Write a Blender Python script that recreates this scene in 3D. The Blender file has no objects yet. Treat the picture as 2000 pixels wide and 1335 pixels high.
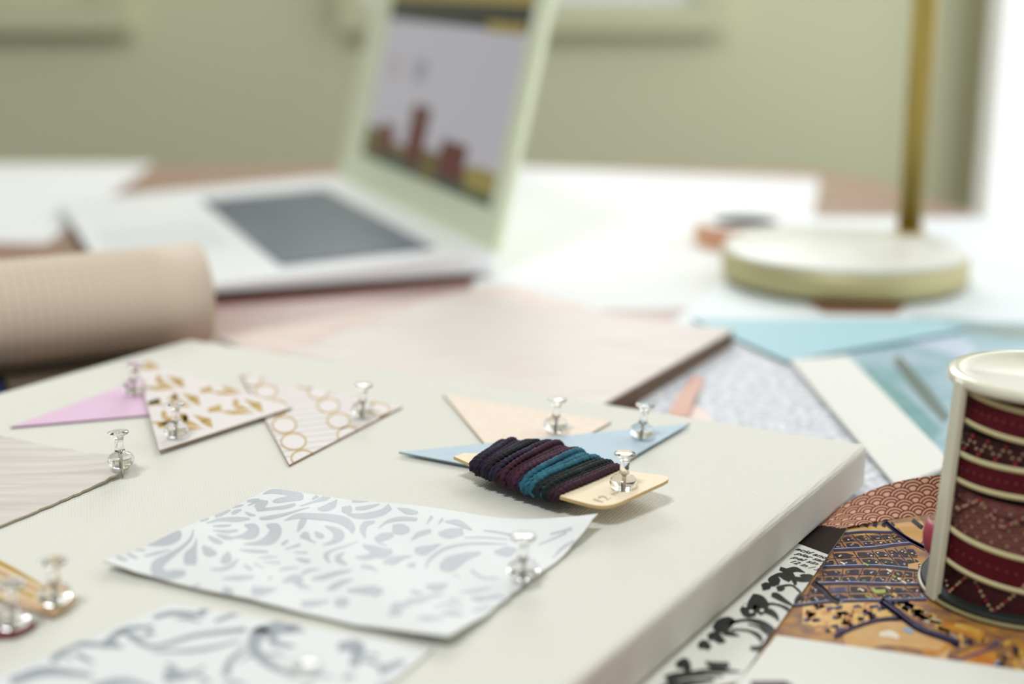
import bpy, bmesh, math, random
import numpy as np
from mathutils import Vector, Matrix
random.seed(7)
C = bpy.context.scene.collection
sc = bpy.context.scene

# ------------------------------------------------------------------ camera
F = 2778.0                                  # 50 mm on a 36 mm sensor, in pixels of the 2000 px frame
PITCH = math.atan(727.5 / F)
HC = 0.184                                  # camera height over the table top (table top is z = 0)
cam = bpy.data.cameras.new('camera'); camo = bpy.data.objects.new('camera', cam); C.objects.link(camo)
camo.location = (0, 0, HC); camo.rotation_euler = (math.pi / 2 - PITCH, 0, 0)
cam.sensor_width = 36; cam.lens = 50; cam.clip_start = 0.01
cam.dof.use_dof = True; cam.dof.focus_distance = 0.462; cam.dof.aperture_fstop = 4.3
cam.dof.aperture_blades = 0
sc.camera = camo

# ------------------------------------------------------------------ world, window and fill light, exposure
w = bpy.data.worlds.new('sky'); sc.world = w; w.use_nodes = True
bg = w.node_tree.nodes['Background']; bg.inputs[0].default_value = (0.97, 0.99, 1.0, 1)
WN, WL = w.node_tree.nodes, w.node_tree.links                         # dim room side, bright overcast sky outside the right window
wt = WN.new('ShaderNodeTexCoord'); wx = WN.new('ShaderNodeSeparateXYZ'); WL.new(wt.outputs['Generated'], wx.inputs[0])
wr = WN.new('ShaderNodeMapRange'); wr.inputs['From Min'].default_value = 0.15; wr.inputs['From Max'].default_value = 0.30
wr.inputs['To Min'].default_value = 0.30; wr.inputs['To Max'].default_value = 1.9; WL.new(wx.outputs['X'], wr.inputs['Value'])
WL.new(wr.outputs['Result'], bg.inputs[1])

def area(name, loc, target, sx, sy, power, col=(1, 1, 1)):
    l = bpy.data.lights.new(name, 'AREA'); l.shape = 'RECTANGLE'; l.size = sx; l.size_y = sy
    l.energy = power; l.color = col
    o = bpy.data.objects.new(name, l); C.objects.link(o); o.location = loc
    o.rotation_euler = (Vector(target) - Vector(loc)).to_track_quat('-Z', 'Y').to_euler()
    return o
area('window_light_right', (0.82, 1.50, 0.60), (0.0, 1.50, 0.5), 2.5, 1.70, 4, (0.98, 0.99, 1.0))
area('window_light_back', (0.0, 2.16, 0.95), (0.0, 0.6, 0.55), 0.80, 0.60, 19, (0.98, 0.99, 1.0))
area('front_fill_light', (-0.35, -0.40, 1.70), (-0.1, 0.75, 0.0), 0.40, 0.28, 24, (0.96, 0.99, 1.0))  # unseen fill lamp added high in the room, kept small for pin sparkle
sc.view_settings.view_transform = 'Standard'; sc.view_settings.look = 'None'
sc.view_settings.gamma = 1; sc.view_settings.use_curve_mapping = False
sc.view_settings.exposure = -0.5

# ------------------------------------------------------------------ helpers: measuring
_c, _s = math.cos(PITCH), math.sin(PITCH)
def ray(x, y):
    a = (x - 1000) / F; b = (667.5 - y) / F
    return Vector((a, _c + b * _s, -_s + b * _c))
def at(x, y, z=0.0):
    """the point on the level plane z that the photograph shows at pixel x, y"""
    d = ray(x, y); t = (z - HC) / d.z
    return Vector((d.x * t, d.y * t, z))
def aty(x, y, Y):
    d = ray(x, y); t = Y / d.y
    return Vector((d.x * t, Y, HC + d.z * t))

# ------------------------------------------------------------------ helpers: materials
def lin(c):
    return tuple(((v / 255) / 12.92 if v <= 10 else ((v / 255 + 0.055) / 1.055) ** 2.4) for v in c)
MATS = {}
def mat(name, rgb, rough=0.6, spec=0.4, metal=0.0, noise=None, bump=None, coat=0.0, sheen=0.0, stretch=None, emit=None, black=False):
    """rgb sRGB 0-255; noise=(scale, rgb2, contrast); bump=(scale, strength)"""
    if name in MATS: return MATS[name]
    m = bpy.data.materials.new(name); m.use_nodes = True; nt = m.node_tree; N = nt.nodes; L = nt.links
    b = N['Principled BSDF']; b.inputs['Base Color'].default_value = (*lin(rgb), 1)
    b.inputs['Roughness'].default_value = rough; b.inputs['Metallic'].default_value = metal
    b.inputs['Specular IOR Level'].default_value = spec
    b.inputs['Coat Weight'].default_value = coat; b.inputs['Coat Roughness'].default_value = 0.28; b.inputs['Sheen Weight'].default_value = sheen
    tc = N.new('ShaderNodeTexCoord'); mp = N.new('ShaderNodeMapping'); L.new(tc.outputs['Object'], mp.inputs[0])
    if stretch:
        mp.inputs['Scale'].default_value = stretch[:3]
        if len(stretch) > 3: mp.inputs['Rotation'].default_value = (0, 0, stretch[3])
    if noise:
        t = N.new('ShaderNodeTexNoise'); t.inputs['Scale'].default_value = noise[0]; t.inputs['Detail'].default_value = 5
        L.new(mp.outputs[0], t.inputs['Vector'])
        r = N.new('ShaderNodeValToRGB'); k = noise[2] if len(noise) > 2 else 0.3
        r.color_ramp.elements[0].position = 0.5 - k / 2; r.color_ramp.elements[1].position = 0.5 + k / 2
        r.color_ramp.elements[0].color = (*lin(rgb), 1); r.color_ramp.elements[1].color = (*lin(noise[1]), 1)
        L.new(t.outputs['Fac'], r.inputs[0]); L.new(r.outputs[0], b.inputs['Base Color'])
    if bump:
        t2 = N.new('ShaderNodeTexNoise'); t2.inputs['Scale'].default_value = bump[0]; t2.inputs['Detail'].default_value = 3
        L.new(mp.outputs[0], t2.inputs['Vector'])
        bp = N.new('ShaderNodeBump'); bp.inputs['Strength'].default_value = bump[1]; bp.inputs['Distance'].default_value = 0.001
        L.new(t2.outputs['Fac'], bp.inputs['Height']); L.new(bp.outputs[0], b.inputs['Normal'])
    if emit:
        b.inputs['Emission Color'].default_value = (*lin(rgb), 1); b.inputs['Emission Strength'].default_value = emit
    if black: b.inputs['Base Color'].default_value = (0.01, 0.01, 0.01, 1)
    MATS[name] = m
    return m

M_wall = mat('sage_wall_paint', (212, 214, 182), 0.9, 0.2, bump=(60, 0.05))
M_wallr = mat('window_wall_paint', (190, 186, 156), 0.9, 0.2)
M_floor = mat('oak_floor', (150, 118, 86), 0.5, noise=(3, (120, 90, 62), 0.5), stretch=(1, 12, 1))
M_white = mat('white_gloss_trim', (236, 236, 226), 0.4)
M_framew = mat('sage_frame_paint', (206, 208, 174), 0.6)
M_matw = mat('picture_mount', (230, 232, 228), 0.8)
M_matg = mat('picture_sage_print', (204, 206, 176), 0.8)
M_wood = mat('mahogany_table', (170, 116, 104), 0.36, 0.6, noise=(14, (136, 86, 76), 0.6), stretch=(1.2, 9, 1, 0.2), coat=1.0)
M_woodleg = mat('mahogany_leg', (110, 66, 52), 0.4, 0.5)
M_paper = mat('white_paper', (228, 229, 230), 0.75, 0.3)
M_paperblue = mat('cool_white_paper', (226, 232, 236), 0.6, 0.4)
M_cream = mat('cream_card', (226, 226, 221), 0.7, 0.3)
M_alu = mat('brushed_aluminium', (240, 243, 246), 0.34, 0.5)
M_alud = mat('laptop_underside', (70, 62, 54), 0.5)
M_key = mat('black_keys', (66, 80, 100), 0.36, 0.6)
M_bezel = mat('pale_green_bezel', (236, 245, 216), 0.5, 0.4)
M_brass = mat('brushed_brass', (168, 148, 82), 0.33, 0.5, metal=1.0)
M_marble = mat('white_marble', (226, 226, 219), 0.35, 0.5, noise=(30, (206, 206, 196), 0.35))
M_marb2 = mat('olive_shaded_side', (190, 184, 138), 0.5, 0.4, metal=0.3)  # olive reflection and shade on the marble side put into the colour
M_felt = mat('brown_felt', (86, 62, 44), 0.9, 0.1)

def canvas_mat():
    m = bpy.data.materials.new('primed_canvas'); m.use_nodes = True; N = m.node_tree.nodes; L = m.node_tree.links
    b = N['Principled BSDF']; b.inputs['Base Color'].default_value = (*lin((224, 223, 215)), 1); b.inputs['Roughness'].default_value = 0.8
    b.inputs['Specular IOR Level'].default_value = 0.2
    tc = N.new('ShaderNodeTexCoord'); hs = []
    for rot in (0.0, math.pi / 2):
        mp = N.new('ShaderNodeMapping'); mp.inputs['Rotation'].default_value = (0, 0, rot + 0.5)
        wv = N.new('ShaderNodeTexWave'); wv.inputs['Scale'].default_value = 235; wv.inputs['Distortion'].default_value = 1.6
        wv.inputs['Detail'].default_value = 1; wv.inputs['Detail Scale'].default_value = 0.6
        L.new(tc.outputs['Object'], mp.inputs[0]); L.new(mp.outputs[0], wv.inputs['Vector']); hs.append(wv)
    mx = N.new('ShaderNodeMath'); mx.operation = 'MULTIPLY'; L.new(hs[0].outputs['Fac'], mx.inputs[0]); L.new(hs[1].outputs['Fac'], mx.inputs[1])
    bp = N.new('ShaderNodeBump'); bp.inputs['Strength'].default_value = 0.36; bp.inputs['Distance'].default_value = 0.0006
    L.new(mx.outputs[0], bp.inputs['Height']); L.new(bp.outputs[0], b.inputs['Normal'])
    return m
M_canvas = canvas_mat()
def clear_mat():
    m = bpy.data.materials.new('clear_plastic'); m.use_nodes = True; N = m.node_tree.nodes
    b = N['Principled BSDF']; b.inputs['Base Color'].default_value = (1, 1, 1, 1); b.inputs['Transmission Weight'].default_value = 1
    b.inputs['Roughness'].default_value = 0.0; b.inputs['IOR'].default_value = 1.49
    return m
M_clear = clear_mat()
M_steel = mat('steel_needle', (190, 186, 176), 0.25, 0.5, metal=1.0)

# ------------------------------------------------------------------ helpers: meshes
class MB:
    def __init__(s): s.v = []; s.f = []; s.m = []; s.mats = []; s.sm = []
    def mi(s, m):
        if m not in s.mats: s.mats.append(m)
        return s.mats.index(m)
    def add(s, verts, faces, m, smooth=False):
        o = len(s.v); s.v += [tuple(v) for v in verts]; k = s.mi(m)
        for f in faces: s.f.append(tuple(i + o for i in f)); s.m.append(k); s.sm.append(smooth)
    def prism(s, poly, z0, z1, m, mtop=None, mside=None):
        n = len(poly); vs = [(p[0], p[1], z0) for p in poly] + [(p[0], p[1], z1) for p in poly]
        a = sum(poly[i][0] * poly[(i + 1) % n][1] - poly[(i + 1) % n][0] * poly[i][1] for i in range(n))
        idx = list(range(n))
        if a < 0: idx.reverse()
        s.add(vs, [tuple(reversed(idx))], m); o = len(s.v) - 2 * n
        s.f.append(tuple(i + n + o for i in idx)); s.m.append(s.mi(mtop or m)); s.sm.append(False)
        for i in range(n):
            j = idx[i]; k = idx[(i + 1) % n]
            s.f.append((j + o, k + o, k + n + o, j + n + o)); s.m.append(s.mi(mside or m)); s.sm.append(False)
    def box(s, c, d, m, rot=0.0):
        cr, sr = math.cos(rot), math.sin(rot); P = []
        for sx, sy in ((-1, -1), (1, -1), (1, 1), (-1, 1)):
            x, y = sx * d[0] / 2, sy * d[1] / 2; P.append((c[0] + x * cr - y * sr, c[1] + x * sr + y * cr))
        s.prism(P, c[2] - d[2] / 2, c[2] + d[2] / 2, m)
    def lathe(s, prof, m, c=(0, 0, 0), n=40, smooth=True):
        vs = []; fs = []
        for r, z in prof:
            for k in range(n):
                a = 2 * math.pi * k / n; vs.append((c[0] + r * math.cos(a), c[1] + r * math.sin(a), c[2] + z))
        for i in range(len(prof) - 1):
            for k in range(n):
                k2 = (k + 1) % n; fs.append((i * n + k, i * n + k2, (i + 1) * n + k2, (i + 1) * n + k))
        fs.append(tuple(reversed(range(n)))); fs.append(tuple((len(prof) - 1) * n + k for k in range(n)))
        s.add(vs, fs, m, smooth)
    def tube(s, pts, r, m, n=8, closed=False, twist=0.0, amp=0.0, lobes=2):
        pts = [Vector(p) for p in pts]; K = len(pts); vs = []; fs = []; nrm = None; acc = 0.0
        for i, p in enumerate(pts):
            t = (pts[(i + 1) % K] - pts[i - 1]) if closed else (pts[min(i + 1, K - 1)] - pts[max(i - 1, 0)])
            t.normalize()
            if nrm is None: nrm = t.orthogonal().normalized()
            nrm = (nrm - t * nrm.dot(t)).normalized(); b = t.cross(nrm)
            if i: acc += (p - pts[i - 1]).length
            rr = r[i] if isinstance(r, (list, tuple)) else r
            for k in range(n):
                a = 2 * math.pi * k / n; q = rr * (1 + amp * math.cos(lobes * (a - acc * twist)))
                vs.append(p + nrm * (math.cos(a) * q) + b * (math.sin(a) * q))
        R = K if closed else K - 1
        for i in range(R):
            i2 = (i + 1) % K
            for k in range(n):
                k2 = (k + 1) % n; fs.append((i * n + k, i * n + k2, i2 * n + k2, i2 * n + k))
        if not closed: fs.append(tuple(reversed(range(n)))); fs.append(tuple((K - 1) * n + k for k in range(n)))
        s.add(vs, fs, m, True)
    def build(s, name, parent=None, origin=(0, 0, 0), bevel=0.0, label=None):
        me = bpy.data.meshes.new(name); O = Vector(origin)
        me.from_pydata([Vector(v) - O for v in s.v], [], s.f)
        for m in s.mats: me.materials.append(m)
        me.polygons.foreach_set('material_index', s.m); me.polygons.foreach_set('use_smooth', s.sm); me.update()
        o = bpy.data.objects.new(name, me); C.objects.link(o)
        if parent is not None: o.parent = parent
        else: o.location = O
        if bevel:
            md = o.modifiers.new('bevel', 'BEVEL'); md.width = bevel; md.segments = 3; md.limit_method = 'ANGLE'
        if label: o['label'] = label
        return o

def tag(o, label, cat, group=None):
    o['label'] = label; o['category'] = cat
    if group: o['group'] = group
    return o
def root(name, loc, label, cat, group=None, rz=0.0):
    o = bpy.data.objects.new(name, None); C.objects.link(o); o.location = loc; o.rotation_euler = (0, 0, rz)
    o.empty_display_size = 0.01
    return tag(o, label, cat, group)
def struct(o): o['kind'] = 'structure'; return o

# ------------------------------------------------------------------ helpers: sheets with printed patterns
def spline(pts, n=8):
    P = [np.array(p, float) for p in pts]; out = []
    if len(P) == 2:
        return [P[0] + (P[1] - P[0]) * t for t in np.linspace(0, 1, n + 1)]
    P = [2 * P[0] - P[1]] + P + [2 * P[-1] - P[-2]]
    for i in range(1, len(P) - 2):
        for t in np.linspace(0, 1, n, endpoint=False):
            a, b, c, d = P[i - 1:i + 3]
            out.append(0.5 * (2 * b + (c - a) * t + (2 * a - 5 * b + 4 * c - d) * t * t + (3 * b - a - 3 * c + d) * t ** 3))
    out.append(P[-2]); return out
def stroke(pts, n=7, rows=2):
    """pts [(x, y, width)] -> quads in the same plane"""
    S = spline(pts, n); L = []
    for i, p in enumerate(S):
        a = S[max(i - 1, 0)][:2]; b = S[min(i + 1, len(S) - 1)][:2]; d = b - a; l = np.hypot(*d) or 1; nx, ny = -d[1] / l, d[0] / l
        hw = max(p[2], 0.5 if p[2] > 0.2 else 0.0) / 2
        L.append([(p[0] + nx * hw * k, p[1] + ny * hw * k) for k in np.linspace(-1, 1, rows + 1)])
    return [[L[i][j], L[i][j + 1], L[i + 1][j + 1], L[i + 1][j]] for i in range(len(L) - 1) for j in range(rows)]
def disc(x, y, rx, ry=None, n=14):
    ry = ry or rx
    return [[(x + rx * math.cos(2 * math.pi * k / n), y + ry * math.sin(2 * math.pi * k / n)) for k in range(n)]]
def clip(poly, conv):
    """Sutherland-Hodgman against a convex counter-clockwise outline"""
    out = poly
    for i in range(len(conv)):
        a = conv[i]; b = conv[(i + 1) % len(conv)]; src = out; out = []
        side = lambda p: (b[0] - a[0]) * (p[1] - a[1]) - (b[1] - a[1]) * (p[0] - a[0])
        for j in range(len(src)):
            p = src[j]; q = src[(j + 1) % len(src)]; sp, sq = side(p), side(q)
            if sp >= 0: out.append(p)
            if (sp > 0 > sq) or (sp < 0 < sq):
                t = sp / (sp - sq); out.append((p[0] + (q[0] - p[0]) * t, p[1] + (q[1] - p[1]) * t))
        if len(out) < 3: return []
    return out
def ccw(P):
    a = sum(P[i][0] * P[(i + 1) % len(P)][1] - P[(i + 1) % len(P)][0] * P[i][1] for i in range(len(P)))
    return P if a > 0 else P[::-1]
def sheet(name, corners, z0, m, thick=0.00025, zf=None, grid=(1, 1), prints=(), medge=None, parent=None, label=None, wob=0.0, seed=1):
    """a sheet of paper over 3 or 4 plan corners; prints = [(polys, material, layer)] in plan coordinates"""
    rnd = random.Random(seed)
    K = ccw([(p[0], p[1]) for p in corners]); Q = K if len(K) == 4 else [K[0], K[1], K[2], K[2]]
    zf = zf or (lambda x, y: 0.0); b = MB(); nx, ny = grid; top = []; bot = []
    for j in range(ny + 1):
        for i in range(nx + 1):
            u, v = i / nx, j / ny
            x = (Q[0][0] * (1 - u) + Q[1][0] * u) * (1 - v) + (Q[3][0] * (1 - u) + Q[2][0] * u) * v
            y = (Q[0][1] * (1 - u) + Q[1][1] * u) * (1 - v) + (Q[3][1] * (1 - u) + Q[2][1] * u) * v
            if wob and (i in (0, nx) or j in (0, ny)): x += rnd.uniform(-wob, wob); y += rnd.uniform(-wob, wob)
            h = zf(x, y); bot.append((x, y, z0 + h)); top.append((x, y, z0 + thick + h))
    n = len(top); W = nx + 1; fs = []; fb = []; side = []
    for j in range(ny):
        for i in range(nx):
            a = j * W + i; fs.append((a, a + 1, a + W + 1, a + W))
    rim = [i for i in range(nx)] + [j * W + nx for j in range(ny)] + [ny * W + i for i in range(nx, 0, -1)] + [j * W for j in range(ny, 0, -1)]
    b.add(top, fs, m, bool(nx > 2)); b.add(bot, [tuple(reversed(f)) for f in fs], m, bool(nx > 2))
    R = len(rim); b.add([bot[i] for i in rim] + [top[i] for i in rim], [(k, (k + 1) % R, (k + 1) % R + R, k + R) for k in range(R)], medge or m)
    for polys, pm, layer in prints:
        for p in polys:
            q = clip(ccw([tuple(c) for c in p]), K)
            if q: b.add([(c[0], c[1], z0 + thick + zf(c[0], c[1]) + 0.00003 * layer) for c in q], [tuple(range(len(q)))], pm)
    cx = sum(p[0] for p in K) / len(K); cy = sum(p[1] for p in K) / len(K)
    o = b.build(name, parent, (cx, cy, z0) if parent is None else tuple(parent.location), label=label)
    return o
def px(pts, z): return [tuple(at(x, y, z)[:2]) for x, y in pts]
def pxpolys(polys, z): return [[tuple(at(x, y, z)[:2]) for x, y in p] for p in polys]

# ================================================================== the room
YW = 1.9; XW = 0.60
b = MB(); hole = (-0.62, 0.55, 0.47, 1.40)      # back wall with a window opening above the pictures
def wall_with_hole(axis, u0, u1, z0, z1, hole, p, th, m):
    b = MB()
    for a0, a1, c0, c1 in ((u0, hole[0], z0, z1), (hole[1], u1, z0, z1), (hole[0], hole[1], z0, hole[2]), (hole[0], hole[1], hole[3], z1)):
        if axis == 'x': b.box(((a0 + a1) / 2, p + th / 2, (c0 + c1) / 2), (a1 - a0, th, c1 - c0), m)
        else: b.box((p + th / 2, (a0 + a1) / 2, (c0 + c1) / 2), (th, a1 - a0, c1 - c0), m)
    return b
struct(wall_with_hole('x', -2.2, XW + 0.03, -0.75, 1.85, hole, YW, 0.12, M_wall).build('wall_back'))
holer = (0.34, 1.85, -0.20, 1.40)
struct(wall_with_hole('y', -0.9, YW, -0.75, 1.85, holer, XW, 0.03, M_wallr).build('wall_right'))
b = MB(); b.box((-0.74, 0.5, -0.775), (2.92, 3.04, 0.05), M_floor); struct(b.build('floor'))
b = MB(); b.box((-0.74, 0.5, 1.875), (2.92, 3.04, 0.05), M_white); struct(b.build('ceiling'))
def window(name, axis, h, p):
    b = MB(); t = 0.012
    def bar(u0, u1, z0, z1):
        if axis == 'x': b.box(((u0 + u1) / 2, p + 0.06, (z0 + z1) / 2), (u1 - u0, 0.05, z1 - z0), M_white)
        else: b.box((p + 0.015, (u0 + u1) / 2, (z0 + z1) / 2), (0.02, u1 - u0, z1 - z0), M_white)
    bar(h[0], h[1], h[2], h[2] + t); bar(h[0], h[1], h[3] - t, h[3]); bar(h[0], h[0] + t, h[2] + t, h[3] - t); bar(h[1] - t, h[1], h[2] + t, h[3] - t)
    um = (h[0] + h[1]) / 2; bar(um - 0.012, um + 0.012, h[2] + t, h[3] - t)
    return struct(b.build(name))
window('window_1', 'y', holer, XW); window('window_2', 'x', hole, YW)
b = MB(); b.box((-0.8, YW - 0.008, -0.69), (2.78, 0.016, 0.12), M_white); struct(b.build('baseboard_back'))

# ------------------------------------------------------------------ pictures on the back wall
def picture(x0, x1, z0, z1, label, mount):
    r = root('picture_frame', ((x0 + x1) / 2, YW - 0.03, z0), label, 'picture frame', 'frames on the sage wall')
    t = 0.033; b = MB(); y = YW - 0.0155
    for c, d in ((((x0 + x1) / 2, y, z0 + t / 2), (x1 - x0, 0.031, t)), (((x0 + x1) / 2, y, z1 - t / 2), (x1 - x0, 0.031, t)),
                 ((x0 + t / 2, y, (z0 + z1) / 2), (t, 0.031, z1 - z0 - 2 * t)), ((x1 - t / 2, y, (z0 + z1) / 2), (t, 0.031, z1 - z0 - 2 * t))):
        b.box(c, d, M_framew)
    b.build('frame', r, r.location)
    b = MB(); b.box(((x0 + x1) / 2, YW - 0.008, (z0 + z1) / 2), (x1 - x0 - 2 * t, 0.012, z1 - z0 - 2 * t), mount); b.build('mount', r, r.location)
picture(-0.92, aty(258, 50, YW)[0], aty(200, 60, YW)[2], 0.42, 'sage framed picture on the wall at the far left', M_matg)
picture(aty(668, 50, YW)[0], aty(1408, 50, YW)[0], aty(1200, 60, YW)[2], 0.42, 'sage framed picture with white mount on the wall behind the laptop', M_matw)

# ================================================================== table
def rounded(poly, rads, n=8):
    out = []; K = len(poly)
    for i, p in enumerate(poly):
        r = rads[i]
        if not r: out.append(p); continue
        p = Vector(p); a = Vector(poly[i - 1]) - p; c = Vector(poly[(i + 1) % K]) - p; a.normalize(); c.normalize()
        A = p + a * r; B = p + c * r
        for k in range(n + 1):
            t = k / n; out.append(tuple((A * (1 - t) ** 2 + p * 2 * t * (1 - t) + B * t * t)))
    return out
T = root('table', (-0.1, 0.7, -0.75), 'reddish brown polished wooden table under all the papers', 'table')
tp = [(-0.95, 1.42), (0.318, 1.362), (0.46, 0.55), (0.47, -0.25), (-0.95, -0.25)]
b = MB(); b.prism(rounded(tp, [0.03, 0.10, 0, 0.03, 0.03]), -0.032, -0.0001, M_wood); b.build('tabletop', T, T.location, bevel=0.004)
b = MB()
for c, d in (((-0.27, 1.28, -0.075), (1.05, 0.022, 0.085)), ((-0.27, -0.16, -0.075), (1.15, 0.022, 0.085)), ((-0.85, 0.56, -0.075), (0.022, 1.4, 0.085)), ((0.29, 0.56, -0.075), (0.022, 1.4, 0.085))): b.box(c, d, M_woodleg)
b.build('apron', T, T.location)
for x, y in ((-0.85, 1.28), (0.27, 1.27), (-0.85, -0.15), (0.38, -0.15)):
    b = MB(); b.lathe([(0.016, -0.75), (0.02, -0.6), (0.028, -0.2), (0.03, -0.033)], M_woodleg, (x, y, 0), 20); b.build('leg', T, T.location)

# ================================================================== flat papers on the table
ZC = 0.019                                                            # top of the stretched canvas
tag(sheet('paper_sheet', px([(-420, 462), (-260, 318.5), (300, 320), (90, 476)], 0.0), 0.0, M_paper), 'white sheet at the far left edge of the table beyond the grid roll', 'paper')
tag(sheet('paper_sheet', px([(1005, 326), (1600, 350), (1560, 600), (905, 612)], 0), 0.0, M_paper), 'large bright white sheet on the table just right of the laptop, widened over table glare', 'paper')  # right part widened so its white stands in for glare on the table
tag(sheet('paper_sheet', px([(1560, 425), (1960, 425), (2300, 640), (1300, 640)], 0.0004), 0.0003, M_paperblue), 'cool white sheet lying under the marble lamp base', 'paper')
tag(sheet('kraft_tag', px([(1570, 588), (1780, 588), (1750, 613), (1610, 612)], 0.0007), 0.0007, mat('kraft_brown', (150, 112, 82), 0.8)), 'brown kraft tag under the front of the lamp base', 'tag')

def speckle_mat(name, base, dots, scale, thr=0.1):
    return mat(name, base, 0.6, 0.35, noise=(scale, dots, thr))
M_speck = speckle_mat('speckled_print', (232, 233, 234), (172, 178, 194), 260, 0.3)
tag(sheet('patterned_paper', px([(1210, 770), (1440, 645), (1900, 950), (1690, 1030)], 0.0003), 0.0003, M_speck), 'white paper speckled blue grey between canvas and white strip', 'paper')

# orange night-city print: rows of dark windows between violet bands
ZO = 0.0009
Mo = [mat('print_ochre', (178, 130, 66), 0.6, 0.2, noise=(150, (206, 160, 96), 0.5)), mat('print_ink', (28, 26, 38), 0.6, 0.2, noise=(420, (62, 48, 62), 0.3)),
      mat('print_violet', (92, 82, 122), 0.6, 0.2, noise=(300, (70, 60, 88), 0.4)), mat('print_pale_blue', (150, 164, 204), 0.6, 0.2),
      mat('print_sand', (214, 178, 130), 0.6, 0.2, noise=(120, (196, 146, 78), 0.6)), mat('print_green', (160, 172, 50), 0.35), mat('print_cream', (226, 216, 200), 0.35),
      mat('print_orange', (190, 104, 48), 0.35, noise=(200, (206, 150, 60), 0.4)), mat('print_sky', (120, 168, 206), 0.35), mat('print_gold', (208, 158, 60), 0.35, noise=(260, (224, 184, 104), 0.3))]
def z3(p): return [(1560 + x / 7.025, 1000 + y / 7.025, *r) for x, y, *r in p]
def z4(p): return [(1640 + x * 0.18, 1120 + y * 0.18, *r) for x, y, *r in p]
PR = []
def pst(pts, m, layer, conv=z3): PR.append((pxpolys(stroke([(x, y, w_ / (7.025 if conv is z3 else 5.556)) for (x, y, *_), w_ in zip(conv([q[:2] for q in pts]), [q[2] for q in pts])]), ZO), Mo[m], layer))
B0 = [(560, 300), (900, 270), (1250, 275), (1330, 250)]
B1 = [(480, 520), (1000, 490), (1300, 450), (1560, 425)]
B2 = [(330, 755), (1000, 738), (1450, 772), (1700, 805)]
B3 = [(200, 985), (700, 972), (1200, 985), (1690, 990)]
B4 = [(-100, 1290), (500, 1225), (1200, 1210), (1750, 1195)]
def curve(B): return np.array(spline(B, 20))
def cur(B, t):
    c = curve(B); i = t * (len(c) - 1); k = min(int(i), len(c) - 2); return c[k] + (c[k + 1] - c[k]) * (i - k)
rnd = random.Random(3)
def cells(A, B, ncol, nrow, skew=0.6):
    for r in range(nrow):
        for k in range(-1, ncol + 1):
            def P(u, v):
                t = min(max((k + u + skew * (r + v) / nrow) / ncol, 0), 1); v_ = 0.10 + 0.80 * (r + v) / nrow
                a = cur(A, t); c = cur(B, t); return tuple(a + (c - a) * v_)
            q = [P(0.12, 0.30), P(0.80, 0.30), P(0.86, 0.92), P(0.18, 0.92)]
            if abs(q[0][0] - q[1][0]) < 20: continue
            cxy = np.mean(np.array(q), 0); n = 9; poly = []
            ex = (np.array(q[1]) - q[0] + np.array(q[2]) - q[3]) / 4; ey = (np.array(q[3]) - q[0] + np.array(q[2]) - q[1]) / 4
            for a in range(n):
                th = 2 * math.pi * a / n; rr = rnd.uniform(0.9, 1.4); cx_, sx_ = math.cos(th), math.sin(th)
                poly.append(tuple(cxy + ex * rr * np.sign(cx_) * abs(cx_) ** 0.6 + ey * rr * np.sign(sx_) * abs(sx_) ** 0.6))
            PR.append((pxpolys([[z3([p])[0] for p in poly]], ZO), Mo[1 if rnd.random() < 0.92 else 2], 3))
            for _ in range(2):
                s_ = cxy + ex * rnd.uniform(-.8, .8) + ey * rnd.uniform(-.6, 1.0); c_ = rnd.choice([6, 6, 3, 5, 7, 9])
                PR.append((pxpolys([[z3([(s_[0] + dx, s_[1] + dy)])[0] for dx, dy in ((-14, -5), (12, -8), (18, 6), (-8, 7))]], ZO), Mo[c_], 4))
            l0, l1 = P(0.0, 0.05), P(0.0, 1.0)
            pst([(*l0, 14), (*l1, 14)], 1, 2)
        pst([(*(cur(A, t) + (cur(B, t) - cur(A, t)) * (0.1 + 0.8 * (r + 1.0) / nrow)), 8) for t in (0, .3, .6, 1)], 1, 2)
pst([(300, 120, 300), (900, 150, 320), (1350, 120, 200)], 9, 1)
for k in range(8): pst([(420 + 120 * k, 160, 60), (480 + 120 * k, 180, 70)], 1, 2)
cells(B0, B1, 6, 2); cells(B1, B2, 6, 2); cells(B2, B3, 7, 2); cells(B3, B4, 6, 2)
for Bq in (B0, B1, B2, B3, B4):
    pst([(x, y, 40) for x, y in Bq], 2, 5); pst([(x, y + 4, 20) for x, y in Bq], 1, 6); pst([(x, y - 18, 9) for x, y in Bq], 3, 6)
pst([(1420, 40, 330), (1560, 200, 300), (1720, 380, 200)], 4, 5)
for off, w_, m_ in ((0, 60, 2), (12, 24, 1), (-26, 14, 3)):
    pst([(1180 + off, 130, w_), (1330 + off, 255, w_), (1500 + off, 370, w_), (1740 + off, 500, w_)], m_, 7)
pst([(1560, 110, 60), (1700, 220, 60)], 1, 7); pst([(1640, 740, 100), (1500, 745, 60)], 4, 7)
for off, w_, m_ in ((0, 80, 1), (34, 18, 3)):
    pst([(190 + off, 960, w_), (330 + off, 1060, w_), (430 + off, 1170, w_), (560 + off, 1240, w_)], m_, 7)
for x, y, m_ in ((920, 715, 5), (945, 1160, 5), (1235, 800, 6), (1225, 1035, 6), (1360, 910, 6), (860, 1065, 6), (1440, 960, 6), (1320, 890, 5), (600, 700, 6)):
    pst([(x - 30, y - 14, 18), (x + 34, y + 18, 26)], m_, 8)
pst([(1010, 1040, 30), (1060, 1090, 50), (1190, 1085, 50)], 5, 7)
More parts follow.
